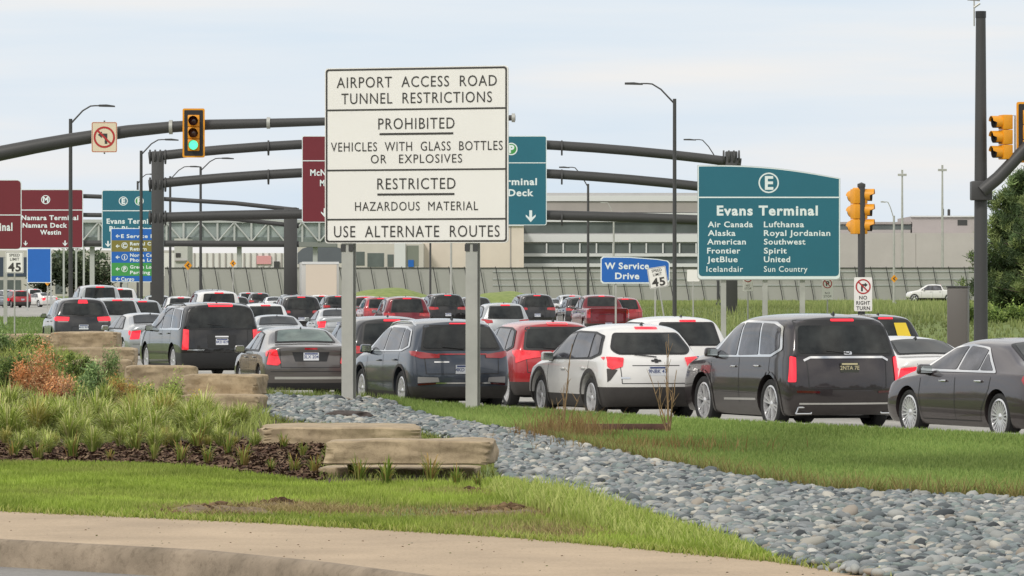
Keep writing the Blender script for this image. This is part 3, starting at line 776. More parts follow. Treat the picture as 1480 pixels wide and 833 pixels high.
# lawn in front
P = sample_poly(LAWN, 130000); P = P[vis(P)]
def pxy(P): s = F / P[:, 1]; return CX + P[:, 0] * s, HZ + CAMZ * s
px, py = pxy(P)
bare = np.exp(-((px - 400) / 170) ** 2 - ((py - 737) / 9) ** 2) + np.exp(-((px - 700) / 150) ** 2 - ((py - 745) / 12) ** 2) + .9 * np.exp(-((px - 780) / 90) ** 2 - ((py - 775) / 14) ** 2) + .6 * np.exp(-((px - 640) / 90) ** 2 - ((py - 715) / 7) ** 2)
bare = np.clip(bare * (.6 + .9 * nz(P[:, 0], P[:, 1], 2.2, 3)), 0, 1)
keep = rng.random(len(P)) > bare * .72; P = P[keep]; bare = bare[keep]
g = nz(P[:, 0], P[:, 1], .9, 1)
h = (.045 + .05 * g) * rng.uniform(.6, 1.3, len(P)) * (1 - .3 * bare)
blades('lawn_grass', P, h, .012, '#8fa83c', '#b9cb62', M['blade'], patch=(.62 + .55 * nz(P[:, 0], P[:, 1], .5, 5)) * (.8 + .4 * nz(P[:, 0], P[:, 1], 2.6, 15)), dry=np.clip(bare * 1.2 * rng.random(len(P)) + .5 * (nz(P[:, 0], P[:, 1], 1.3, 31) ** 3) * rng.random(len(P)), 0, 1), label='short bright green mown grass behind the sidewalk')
# tall grass at the pebble edge
T = [gp(*p) for p in [(715, 700), (800, 716), (905, 742), (1010, 772), (1100, 806), (1060, 806), (960, 790), (880, 772), (780, 745), (700, 715)]]
P = sample_poly(T, 4200); px, py = pxy(P)
hh = .08 + .11 * np.exp(-((px - 830) / 70) ** 2) + .08 * nz(P[:, 0], P[:, 1], 3, 9)
blades('tall_grass', P, hh * rng.uniform(.5, 1.25, len(P)), .016, '#93aa46', '#cbd080', M['blade'], lean=.6, label='tall seeding grass growing along the edge of the pebbles')
# soil showing in the worn patch
mb = MB()
for cx_, cy_, rx_, ry_, hh_ in ((290, 741, .38, .7, .07), (405, 734, .3, .5, .04), (740, 744, .55, .9, .04), (690, 716, .6, .5, .03), (355, 742, .3, .5, .05)):
    x0, y0 = gp(cx_, cy_); n = 26; rings = 5; vs = [(x0, y0, hh_)]
    for r_ in range(1, rings + 1):
        for j in range(n):
            a = 2 * math.pi * j / n; t = r_ / rings; q = 1 + .25 * math.sin(3 * a + cx_) + .12 * math.sin(7 * a)
            vs.append((x0 + rx_ * t * q * math.cos(a), y0 + ry_ * t * q * math.sin(a), hh_ * (1 - t * t) + random.uniform(-.015, .02) * (t < 1) - .005))
    fs = [(0, 1 + j, 1 + (j + 1) % n) for j in range(n)]
    for r_ in range(rings - 1):
        for j in range(n): a = 1 + r_ * n; fs.append((a + j, a + n + j, a + n + (j + 1) % n, a + (j + 1) % n))
    mb.add(vs, fs)
tag(mb.build('bare_soil', mat('dry soil', '#8d7c60', .95, color2='#5f5040', scale=7., bump=.8, bscale=30), smooth=60), kind='structure')
Q = []
for cx_, cy_, rx_, ry_ in ((300, 741, .6, 1.1), (405, 736, .6, .9), (740, 744, .9, 1.4), (690, 716, .8, .8), (790, 772, .7, 1.6), (1190, 826, .35, .9), (470, 740, .6, .7)):
    Q.append(np.array(gp(cx_, cy_))[None] + rng.normal(0, .5, (1500, 2)) * (rx_, ry_))
Q = np.concatenate(Q); Q = Q[Q[:, 1] > np.interp(Q[:, 0], SWX, SWY) + .1]
blades('dead_grass', Q, .03 + .07 * rng.random(len(Q)) ** 2, .012, '#b9a877', '#8f7c54', M['blade'], lean=1.2, label='dead straw coloured grass over the worn patches of the lawn', base_dark=.7)
# clods of turned earth
V, Fs, Cs = [], [], []; q0 = 0; cv, cf = ico(1) if False else (None, None)
bm = bmesh.new(); bmesh.ops.create_icosphere(bm, subdivisions=1, radius=1); cv = np.array([x.co[:] for x in bm.verts]); bm.verts.index_update(); cf = np.array([[a.index for a in x.verts] for x in bm.faces]); bm.free()
for cx_, cy_, rx_, ry_, n_ in ((292, 741, .34, .6, 150), (318, 738, .2, .4, 60), (405, 731, .22, .4, 60), (735, 742, .45, .7, 110), (690, 715, .4, .5, 40)):
    c0 = np.array(gp(cx_, cy_))
    for i in range(n_):
        p_ = c0 + rng.normal(0, .5, 2) * (rx_, ry_); s_ = rng.uniform(.012, .045); d_ = cv * (1 + rng.normal(0, .18, (len(cv), 1))) * s_ * (1.2, 1, .8)
        V.append(d_ + [p_[0], p_[1], max(0, .07 - .12 * np.linalg.norm((p_ - c0) / (rx_, ry_))) + s_ * .4]); Fs.append(cf + q0); q0 += len(cv)
        Cs.append(np.repeat(np.array([lin('#5b4937') if rng.random() < .6 else lin('#7d684e')]) * rng.uniform(.6, 1.2), len(cv), 0))
tag(link_mesh('soil_clods', big_mesh('soil_clods', np.concatenate(V), np.concatenate(Fs), np.concatenate(Cs)), attr_mat('clod', .95, 0, .1)), 'crumbly dark soil clods in the worn lawn', 'soil', None, 'stuff')
# grit and leaf scraps on the walk
n_ = 320; A_ = curve_res(sw_back[1:9], 400); B_ = curve_res(sw_front[1:9], 400); V, Fs, Cs = [], [], []; q0 = 0
for i in range(n_):
    k_ = rng.integers(0, 400); t_ = rng.random() ** (2.2 if i % 3 else 1); p_ = A_[k_] * (1 - t_) + B_[k_] * t_; s_ = rng.uniform(.002, .008)
    V.append(cv * s_ * (1.5, 1, .6) + [p_[0], p_[1], s_ * .3]); Fs.append(cf + q0); q0 += len(cv); Cs.append(np.repeat(np.array([lin(('#4d4034', '#6d5c48', '#8d8a7a', '#5d6a3a')[rng.integers(0, 4)])]), len(cv), 0))
tag(link_mesh('grit', big_mesh('grit', np.concatenate(V), np.concatenate(Fs), np.concatenate(Cs)), attr_mat('clod', .95, 0, .1)), 'scattered grit and leaf scraps on the sidewalk', 'grit', None, 'stuff')
# ragged tufts hanging over the back of the walk
Q = np.concatenate([curve_res(sw_back[1:8], 3500) + rng.normal(0, 1, (3500, 2)) * (.03, .10)])
blades('edge_grass', Q, .03 + .06 * rng.random(len(Q)), .012, '#8fa83c', '#c3c47a', M['blade'], lean=.9, z0=np.zeros(len(Q)), label='ragged grass edge creeping onto the sidewalk')
# verge grass
VG = verge_near + [(float(np.interp(y, cby, cbx)) - .18, y) for y in np.linspace(50, 93.5, 40)]
P = sample_poly(VG, 260000); P = P[vis(P)]
px, py = pxy(P)
edge_y = np.interp(px, [p[0] for p in peb_top], [p[1] for p in peb_top])
d = np.clip((edge_y - py), 0, 60)
h = (.07 + .07 * np.exp(-d / 10)) * rng.uniform(.6, 1.35, len(P)) * (1 + .25 * np.exp(-np.clip(py - 590, 0, 99) / 10))
brown = np.clip(np.exp(-((d - 6) / 12) ** 2) * .42 * nz(P[:, 0], P[:, 1], .6, 12) * 1.4, 0, .7) * rng.random(len(P)) + .12 * rng.random(len(P)) ** 3
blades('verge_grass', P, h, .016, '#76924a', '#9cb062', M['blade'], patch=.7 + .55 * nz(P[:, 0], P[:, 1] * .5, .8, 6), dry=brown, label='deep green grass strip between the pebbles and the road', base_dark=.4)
# left field and bank: coarse blades
P = np.c_[rng.uniform(-60, -14, 60000), rng.uniform(125, 330, 60000)]
P = P[(P[:, 0] < np.interp(P[:, 1], cby, cbx) - .4) & vis(P)]
blades('field_grass', P, rng.uniform(.08, .2, len(P)), .06, '#7a9450', '#92a866', M['blade'], segs=1, label='flat green field beside the far lanes', base_dark=.6)
P = np.c_[rng.uniform(4, 75, 130000), rng.uniform(90, 560, 130000) ]
P = P[(P[:, 0] > np.interp(P[:, 1], xry, xrx) + .3) & vis(P)]
g = nz(P[:, 0], P[:, 1] * .3, .5, 21)
blades('bank_weeds', P, (.15 + .6 * g ** 3) * rng.uniform(.5, 1.3, len(P)) * (1 - .5 * sm(200, 560, P[:, 1])), .07, '#7d8d50', '#a6ae72', M['blade'], segs=1, patch=.7 + .6 * g, label='rough weedy grass covering the bank below the fence', base_dark=.6)

# ------------------------------------------------------------------ pebbles
def ico(sub):
    bm = bmesh.new(); bmesh.ops.create_icosphere(bm, subdivisions=sub, radius=1); v = np.array([x.co[:] for x in bm.verts]); bm.verts.index_update(); f = np.array([[a.index for a in x.verts] for x in bm.faces]); bm.free(); return v, f
iv, if_ = ico(2)
def pebbles(name, poly, n, r0, r1, label):
    P = sample_poly(poly, n); P = P[vis(P)]; n = len(P)
    r = rng.uniform(r0, r1, n) * (1 + .5 * (rng.random(n) > .93))
    sc = np.c_[r * rng.uniform(.9, 1.5, n), r * rng.uniform(.75, 1.1, n), r * rng.uniform(.45, .75, n)]
    a = rng.uniform(0, 2 * np.pi, n); ti = rng.normal(0, .28, n)
    V = iv[None] * sc[:, None, :]
    V = V * (1 + .10 * np.sin(iv[None, :, 0] * 3 + rng.uniform(0, 6, (n, 1))) * 1.0)[:, :, None] * (1 + .08 * np.sin(iv[None, :, 1] * 4 + rng.uniform(0, 6, (n, 1))))[:, :, None]
    c, s_ = np.cos(ti)[:, None], np.sin(ti)[:, None]; x, z = V[:, :, 0] * c - V[:, :, 2] * s_, V[:, :, 0] * s_ + V[:, :, 2] * c; V[:, :, 0], V[:, :, 2] = x, z
    c, s_ = np.cos(a)[:, None], np.sin(a)[:, None]; x, y = V[:, :, 0] * c - V[:, :, 1] * s_, V[:, :, 0] * s_ + V[:, :, 1] * c; V[:, :, 0], V[:, :, 1] = x, y
    base = np.c_[P, G(P[:, 0], P[:, 1]) + rng.uniform(-.025, .045, n) + sc[:, 2] * .4]; V = V + base[:, None, :]
    pal = np.array([lin(c) for c in ('#85898a', '#727b7c', '#9b9c98', '#62686a', '#8e908d', '#aba89e', '#7b8582', '#43484b', '#938b80', '#c0beb6')])
    col = pal[rng.choice(len(pal), n, p=[.2, .18, .12, .13, .12, .06, .1, .05, .03, .01])] * rng.uniform(.75, 1.2, (n, 1))
    C = np.repeat(col[:, None, :], len(iv), 1)
    Fc = (if_[None] + (np.arange(n) * len(iv))[:, None, None]).reshape(-1, 3)
    me = big_mesh(name, V.reshape(-1, 3), Fc, C.reshape(-1, 3), 3)
    me.polygons.foreach_set('use_smooth', np.ones(len(me.polygons), bool))
    tag(link_mesh(name, me, M['pebble']), label, 'gravel', None, 'stuff')
ex = [(x, y + .0) for x, y in PEB]
pebbles('river_pebbles', ex, 38000, .027, .056, 'bed of smooth blue grey river pebbles')
# ------------------------------------------------------------------ the cars
pt = {k: paint(k, *v) for k, v in dict(
    taupe=((.060, .047, .052), .45), graphite=((.034, .028, .031), .4), white=((.72, .71, .69), 0.), bluegrey=((.055, .067, .09), .45),
    greybeige=((.12, .11, .105), .45), black=((.007, .007, .008), .1), red=((.36, .006, .012), .2), silver=((.42, .44, .45), .6),
    maroon=((.15, .006, .014), .2), darkgrey=((.022, .022, .024), .3), white2=((.66, .67, .67), 0.), bluesilver=((.30, .33, .35), .5), navy=((.03, .035, .05), .4), redmetal=((.33, .02, .03), .3)).items()}
M['paintclad_taupe'] = pt['taupe']
def arch(y, R_, r1, r2, zmin=.2, n=16, z0=None):
    z0 = z0 if z0 is not None else R_
    a = [math.asin(max(-1, min(1, (zmin - z0) / rr))) for rr in (r2, r1)]
    o = [(y + r2 * math.cos(t), z0 + r2 * math.sin(t)) for t in np.linspace(a[0], math.pi - a[0], n)]
    i = [(y + r1 * math.cos(t), z0 + r1 * math.sin(t)) for t in np.linspace(math.pi - a[1], a[1], n)]
    return o, i
def add_arches(mt, wd=.07):
    def fn(root, P, S):
        for view in ('L', 'R'):
            for yw in S['wy']:
                R0 = S['R'] + S.get('gap', .055) + .004
                mb = MB(); N = 14
                for k in range(N):
                    t0, t1 = math.pi * (-.12 + 1.24 * k / N), math.pi * (-.12 + 1.24 * (k + 1) / N)
                    q = [(yw + rr * math.cos(t), max(.2, S['R'] + .01 + rr * math.sin(t))) for rr, t in ((R0, t0), (R0 + wd, t0), (R0 + wd, t1), (R0, t1))]
                    if abs(q[0][1] - q[2][1]) + abs(q[0][0] - q[2][0]) < .01: continue
                    try: P.patch(mb, view, q, .010, .12)
                    except ValueError: pass
                mb.build('wheel_arch_trim', mt, root, smooth=60)
    return fn
def spec(kind, **k):
    return {'suv': suv_spec, 'sedan': sedan_spec, 'pickup': pickup_spec}[kind](**k)

# measured models of the near cars
def S_camry():
    S = sedan_spec(L=4.88, W=1.84, H=1.445, pm=pt['taupe'], spokes=10, sw=.026, twin=True, rimf=.76, surround=M['chrome'], cladm=pt['taupe'], clad=.2)
    S['handlem'] = M['chrome']
    return S
def S_xt6():
    w, H, b = .98, 1.84, 1.15
    S = suv_spec(L=5.05, W=1.96, H=H, pm=pt['graphite'], tw=.085, rake=.36, belt=b, R=.40, spokes=6, sw=.03, twin=True, rimf=.74, wy=(1.03, 3.89), surround=M['chrome'], cladm=pt['graphite'], clad=.3, clad_rear=.5)
    S['lamps'] = mirror_polys([(-w + .03, .76), (-w + .13, .76), (-w + .15, 1.15), (-w + .07, 1.17)]); S['side_lamps'] = []
    S['lampm'] = M['lamp_on']; S['plate'] = (0, .99); S['platem'] = mat('dark plate', '#3d3f38', .5); S['inkm'] = mat('pale plate ink', '#c9bf98', .5); S['plate_text'] = '2NTA 7E'
    S['rear_frame'] = [(-.83, b + .02), (.83, b + .02), (.76, H - .10), (-.76, H - .10)]; S['rear_win'] = [(-.80, b + .06), (.80, b + .06), (.73, H - .19), (-.73, H - .19)]
    S['brake'] = [[(-.2, H - .125), (.2, H - .125), (.2, H - .085), (-.2, H - .085)]]
    S['dlo'] = [(.55, b + .12), (.68, H - .21), (1.0, H - .13), (2.26, H - .115), (2.75, H - .16), (3.62, b - .0), (3.5, b - .03), (.95, b + .0)]
    S['side_win'] = [[(.66, b + .14), (.76, H - .23), (1.05, H - .165), (1.5, H - .155), (1.42, b + .035), (1.0, b + .04)], [(1.5, b + .03), (1.57, H - .155), (2.3, H - .15), (2.33, b + .01)], [(2.42, b + .01), (2.38, H - .155), (2.72, H - .19), (3.45, b + .01)]]
    S['lines'] = [('chrome_bar', 'B', [(-.72, 1.10), (-.62, 1.15), (.62, 1.15), (.72, 1.10)], .035, M['chrome'], .014), ('bumper_chrome', 'B', [(-.8, .42), (.8, .42)], .028, M['chrome'], .012),
                  ('side_chrome', 'S', [(1.55, .47), (2.9, .45)], .035, M['chrome'], .012), ('reflector', 'B', [(-.84, .61), (-.5, .60)], .035, M['lamp_dark'], .01), ('reflector', 'B', [(.5, .60), (.84, .61)], .035, M['lamp_dark'], .01)]
    S['extra'] = [('emblem', 'B', round_poly([(-.07, 1.19), (.07, 1.19), (.07, 1.24), (-.07, 1.24)], .02), M['chrome'], .014)]
    def exh(root, P, S):
        for sx in (-1, 1):
            h = P.ray('B', sx * .72, .31, 0) or Vector((sx * .72, .1, .31))
            mb = MB(); o = [(sx * .60, .26), (sx * .86, .26), (sx * .82, .36), (sx * .58, .36)]
            for a, b_ in zip(o, o[1:] + o[:1]): mb.tube([(a[0], h.y - .015, a[1]), (b_[0], h.y - .015, b_[1])], .013, 6)
            mb.build('exhaust', M['chrome'], root)
    S['custom'] = [exh, add_arches(pt['graphite'], .05)]; S['railm'] = M['trim']; S['finant'] = (.65, H - .02)
    S['handlem'] = M['chrome']; S['handles'] = ((1.5, 1.0), (2.5, .98))
    return S
def S_trax():
    w, H, b = .91, 1.62, 1.0
    S = suv_spec(L=4.54, W=1.82, H=H, pm=pt['white'], rake=.62, belt=b, tw=.0, R=.36, spokes=5, sw=.05, rimf=.72, wy=(.93, 3.63), clad=.42, clad_rear=.56, cladm=M['clad'])
    S['lamps'] = mirror_polys([(-w + .09, .90), (-w + .16, .85), (-.58, .90), (-.54, 1.05), (-w + .10, 1.07)]); S['side_lamps'] = [[(.34, 1.01), (.48, 1.06), (.34, 1.065)]]
    S['extra'] = [('lamp_wedge', 'B', [(-.83, .64), (-.78, .68), (-.66, .85), (-.83, .87)], M['clad'], .006), ('lamp_wedge', 'B', [(.78, .68), (.83, .64), (.83, .87), (.66, .85)], M['clad'], .006),  # dark cladding wedge below each tail lamp
                  ('emblem', 'B', [(-.09, .985), (-.03, .985), (-.03, .965), (.03, .965), (.03, .985), (.09, .985), (.09, 1.015), (.03, 1.015), (.03, 1.035), (-.03, 1.035), (-.03, 1.015), (-.09, 1.015)], M['trim'], .012),
                  ('badge', 'B', [(-.62, .70), (-.47, .70), (-.47, .73), (-.62, .73)], M['chrome'], .01)]
    S['rear_frame'] = [(-.72, b + .19), (-.62, b + .10), (.62, b + .10), (.72, b + .19), (.58, H - .15), (-.58, H - .15)]; S['rear_win'] = [(-.68, b + .19), (-.59, b + .125), (.59, b + .125), (.68, b + .19), (.55, H - .18), (-.55, H - .18)]
    S['brake'] = [[(-.2, H - .09), (.2, H - .09), (.2, H - .055), (-.2, H - .055)]]; S['lampm'] = mat('bright lamp', '#8a1018', .12, coat=1, emit='#ff2034', estr=.5, color2='#d8303a', scale=8)
    S['rear_seams'] = [[(-.62, 1.0), (-.6, .62), (.6, .62), (.62, 1.0)], [(-.42, .92), (.42, .92)]]
    S['plate'] = (0, .83); S['plate_text'] = '9NBK 47'; S['finant'] = (.8, H - .02)
    S['custom'] = [add_arches(M['clad'], .075)]; S['surround'] = M['trim']; S['railm'] = M['trim']
    return S
def S_sportage():
    w, H, b = .93, 1.63, 1.03
    S = suv_spec(L=4.48, W=1.855, H=H, pm=pt['bluegrey'], rake=.42, belt=b, spokes=5, sw=.05, twin=True, clad=.34, clad_rear=.44, rimf=.7)
    S['lamps'] = mirror_polys([(-w + .04, b - .04), (-.74, b - .10), (-.42, b - .09), (-.42, b - .03), (-w + .10, b + .03)]); S['side_lamps'] = [[(.25, b - .03), (.32, b - .03), (.45, b + .03), (.25, b + .03)]]
    S['lampm'] = mat('mid red lamp', '#8c141c', .12, coat=1, emit='#ff2230', estr=.1)
    S['lines'] = [('light_bar', 'B', [(-.45, b - .025), (.45, b - .025)], .022, M['lamp'], .012), ('chrome_strip', 'B', [(-.5, .50), (.5, .50)], .022, M['chrome'], .012)]
    S['extra'] = [('fog_lamp', 'B', [(-.80, .50), (-.44, .52), (-.46, .60), (-.80, .61)], M['lamp_white'], .012), ('fog_lamp', 'B', [(.44, .52), (.80, .50), (.80, .61), (.46, .60)], M['lamp_white'], .012),
                  ('reflector', 'B', [(-.80, .46), (-.5, .48), (-.5, .505), (-.80, .49)], M['lamp_dark'], .01), ('reflector', 'B', [(.5, .48), (.80, .46), (.80, .49), (.5, .505)], M['lamp_dark'], .01),
                  ('badge', 'B', [(-.52, .86), (-.26, .86), (-.26, .878), (-.52, .878)], M['chrome'], .01)]
    S['brake'] = [[(-.16, H - .10), (.16, H - .10), (.16, H - .08), (-.16, H - .08)]]
    S['rear_win'] = [(-.70, b + .08), (.70, b + .08), (.57, H - .15), (-.57, H - .15)]; S['rear_frame'] = [(-.74, b + .04), (.74, b + .04), (.60, H - .11), (-.60, H - .11)]
    S['plate'] = (0, .74); S['rails'] = (.66, .75, 2.5, H + .035); S['railm'] = M['chrome']; S['custom'] = [add_arches(M['clad'], .05)]; S['surround'] = M['chrome']
    S['finant'] = (.75, H)
    return S
def S_rogue():
    w, H, b = .92, 1.66, 1.04
    S = suv_spec(L=4.65, W=1.84, H=H, pm=pt['red'], rake=.38, belt=b, spokes=5, clad=.34, clad_rear=.48)
    S['lamps'] = mirror_polys([(-w + .05, .84), (-.66, .92), (-.40, .96), (-.42, 1.07), (-w + .07, 1.10)]); S['side_lamps'] = [[(.26, .95), (.4, 1.02), (.5, 1.08), (.26, 1.09)]]
    S['lampm'] = mat('bright lamp', '#8a1018', .12, coat=1, emit='#ff2034', estr=.5, color2='#d8303a', scale=8)
    S['rear_win'] = [(-.68, b + .09), (.68, b + .09), (.58, H - .16), (-.58, H - .16)]; S['rear_frame'] = [(-.73, b + .05), (.73, b + .05), (.62, H - .12), (-.62, H - .12)]
    S['brake'] = [[(-.2, H - .085), (.2, H - .085), (.2, H - .04), (-.2, H - .04)]]; S['finant'] = (.7, H - .01)
    return S
def S_fusion():
    S = sedan_spec(L=4.87, W=1.85, H=1.45, pm=pt['greybeige'], spokes=9, sw=.03, rimf=.7, rglass=M['glass_green'], cladm=M['trim'], clad=.33)
    w = .925
    S['lamps'] = mirror_polys([(-w + .05, .70), (-.66, .68), (-.60, .73), (-.68, 1.0), (-w + .12, 1.0)]); S['side_lamps'] = [[(.24, .85), (.30, .88), (.38, .97), (.24, .985)]]
    S['lampm'] = mat('bright lamp', '#8a1018', .12, coat=1, emit='#ff2034', estr=.5, color2='#d8303a', scale=8)
    S['extra'] = [('brake_light', 'B', [(-.13, 1.0), (.13, 1.0), (.13, 1.035), (-.13, 1.035)], M['lamp'], .012), ('plate_recess', 'B', [(-.32, .76), (.32, .76), (.38, .95), (-.38, .95)], M['trim'], .003)]
    S['lines'] = [('chrome_strip', 'B', [(-.72, .43), (.72, .43)], .05, M['galv'], .01)]
    S['plate'] = (0, .86); S['plate_text'] = '3LX 204'; S['rear_seams'] = [[(-.62, 1.02), (-.6, .64), (.6, .64), (.62, 1.02)], [(-.8, .56), (.8, .56)]]
    return S
def S_suburban():
    w, H, b = 1.02, 1.89, 1.24
    S = suv_spec(L=5.7, W=2.045, H=H, pm=pt['black'], tw=.08, rake=.20, belt=b, R=.40, gap=.07, wy=(1.25, 4.55), clad=.34, clad_rear=.62, spokes=6, sw=.035, cr=.12, surround=M['chrome'], cladm=M['trim'])
    S['lamps'] = mirror_polys([(-w + .04, .70), (-w + .19, .70), (-w + .21, 1.20), (-w + .08, 1.22)]); S['side_lamps'] = []
    S['lampm'] = mat('bright lamp', '#8a1018', .12, coat=1, emit='#ff2034', estr=.5, color2='#d8303a', scale=8)
    S['rear_win'] = [(-.84, b + .0), (.84, b + .0), (.74, H - .15), (-.74, H - .15)]; S['rear_frame'] = [(-.88, b - .04), (.88, b - .04), (.77, H - .11), (-.77, H - .11)]
    S['brake'] = [[(-.31, H - .12), (.31, H - .12), (.31, H - .04), (-.31, H - .04)]]
    S['plate'] = (0, .90); S['extra'] = [('plate_recess', 'B', [(-.36, .74), (.36, .74), (.38, 1.08), (-.38, 1.08)], M['trim'], .003), ('badge', 'B', [(-.86, .685), (-.45, .685), (-.45, .71), (-.86, .71)], M['chrome'], .01), ('badge', 'B', [(-.17, 1.01), (.17, 1.01), (.17, 1.045), (-.17, 1.045)], M['chrome'], .012)]
    S['dlo'] = [(.35, b), (.5, H - .16), (1.0, H - .12), (3.1, H - .11), (3.5, H - .16), (4.15, b - .02), (4.05, b - .06), (.5, b - .05)]
    S['side_win'] = [[(.45, b), (.56, H - .2), (1.35, H - .16), (1.32, b)], [(1.45, b), (1.48, H - .15), (2.35, H - .145), (2.38, b - .02)], [(2.48, b - .02), (2.45, H - .145), (3.3, H - .17), (3.95, b - .03)]]
    S['seams'] = [[(1.38, b), (1.5, .8), (1.75, .5)], [(2.42, b), (2.42, .42)], [(3.95, b), (4.0, .42)]]; S['handles'] = ((1.65, 1.1), (2.65, 1.08)); S['mirror'] = (3.75, 1.22)
    S['rails'] = (.78, .5, 3.3, H + .04); S['railm'] = M['trim']; S['finant'] = (.6, H)
    return S
def S_cherokee():
    w, H, b = .97, 1.78, 1.12
    S = suv_spec(L=4.83, W=1.94, H=H, pm=pt['darkgrey'], rake=.33, belt=b, R=.37, clad=.36, clad_rear=.5)
    S['lamps'] = mirror_polys([(-w + .05, 1.0), (-.48, 1.0), (-.46, 1.13), (-w + .09, 1.15)]); S['lampm'] = M['lamp_on']
    S['lines'] = [('lamp_strip', 'B', [(-.84, .975), (-.5, .975)], .03, M['lamp_white'], .012), ('lamp_strip', 'B', [(.5, .975), (.84, .975)], .03, M['lamp_white'], .012)]
    S['brake'] = [[(-.17, H - .20), (.17, H - .20), (.14, H - .08), (-.14, H - .08)]]; S['rails'] = (.66, .6, 2.6, H + .03); S['railm'] = M['chrome']; S['surround'] = M['chrome']
    S['rear_win'] = [(-.70, b + .08), (.70, b + .08), (.62, H - .19), (-.62, H - .19)]
    return S
NEAR = [ # name, spec, px of rear centre, scale, heading (deg left of the view direction), z shift, label, category
 ('parked_sedan', S_camry, None, None, 22, 0, 'dark taupe sedan with chrome window trim at the right edge, seen from its side', 'sedan'),
 ('suv', S_xt6, 1229, 91.5, 19.5, 0, 'large charcoal grey SUV with vertical red tail lights and a chrome tailgate bar', 'suv'),
 ('crossover', S_trax, 951, 86, 18, 0, 'white compact crossover with black lower bumper behind the bare twigs', 'crossover'),
 ('crossover', S_sportage, 671, 82.3, 17.0, 0, 'blue grey crossover directly behind the right post of the tunnel sign', 'crossover'),
 ('sedan', S_fusion, 450, 72.0, 11.5, 0, 'grey beige sedan left of the tunnel sign with a pale green rear window', 'sedan'),
 ('large_suv', S_suburban, 321, 58.0, 16.0, 0, 'long black SUV with tall red tail lights and a wide brake light', 'suv'),
 ('crossover', S_rogue, 813, 75.0, 14, -.0, 'bright red crossover between the blue grey crossover and the white one', 'crossover'),
 ('suv', S_cherokee, 121, 43.5, 11, 0, 'dark SUV with silver roof rails above the left stone block', 'suv'),
]
def place(root, px, s, head, dz=0.):
    X = (px - CX) / s; Y = F / s
    th = R(head)
    # sit on the road: mean height under the wheels
    cx_, cy_ = X - math.sin(th) * 2.2, Y + math.cos(th) * 2.2
    root.location = (X, Y, Gz(cx_, cy_) + .004 + dz); root.rotation_euler = (0, 0, th)
for nm, fn, px_, s_, hd, dz, lab, cat in NEAR:
    S = fn(); r_ = build_car(S, nm); tag(r_, lab, cat, 'cars queuing towards the terminals')
    if px_ is None:   # fix the sedan at the right edge by its two visible wheels
        th = R(hd); fw = Vector((5.82, 71.2)); d_ = Vector((-math.sin(th), math.cos(th))); nrm = Vector((math.cos(th), math.sin(th)))
        o_ = fw - d_ * S['wy'][1] + nrm * (S['W'] / 2 - .02); r_.location = (o_.x, o_.y, Gz(fw.x, fw.y)); r_.rotation_euler = (0, 0, th)
    else: place(r_, px_, s_, hd, dz)

# cars farther down the road: five body shapes with their own paint, copied and placed one by one
def sf(**k):
    S = suv_spec(**k); S['spokes'] = 5; return S
far_specs = {
 'suv': lambda: sf(L=4.7, W=1.9, H=1.70, pm=M['trim'], belt=1.06, rake=.36, surround=M['trim']),
 'big': lambda: sf(L=5.3, W=2.03, H=1.90, pm=M['trim'], belt=1.2, rake=.22, R=.4, wy=(1.15, 4.2)),
 'van': lambda: sf(L=5.6, W=2.02, H=2.15, pm=M['trim'], belt=1.25, rake=.12, R=.36, wy=(1.1, 4.5)),
 'sedan': lambda: sedan_spec(pm=M['trim'], lampm=M['lamp_on']),
 'pickup': lambda: pickup_spec(pm=M['trim']),
}
protos = {}
def far_car(kind, color, px_, s_, hd, lab, name=None, dz=0., group='cars queuing towards the terminals', brake=True):
    if kind not in protos: 
        r_ = build_car(far_specs[kind](), 'proto'); protos[kind] = [r_, False]
    pr, used = protos[kind]
    r_ = copy_tree(pr) if used else pr
    protos[kind][1] = True
    nm = name or {'suv': 'suv', 'big': 'large_suv', 'van': 'van', 'sedan': 'sedan', 'pickup': 'pickup_truck'}[kind]
    r_.name = nm
    for ch in list(r_.children):
        if ch.type == 'MESH':
            for i, sl_ in enumerate(ch.material_slots):
                if ch.name.split('.')[0] in ('body', 'mirror') and i == 0:
                    sl_.link = 'OBJECT'; sl_.material = pt[color]
    tag(r_, lab, {'suv': 'suv', 'big': 'suv', 'van': 'van', 'sedan': 'sedan', 'pickup': 'pickup truck'}[kind], group)
    place(r_, px_, s_, hd, dz); return r_
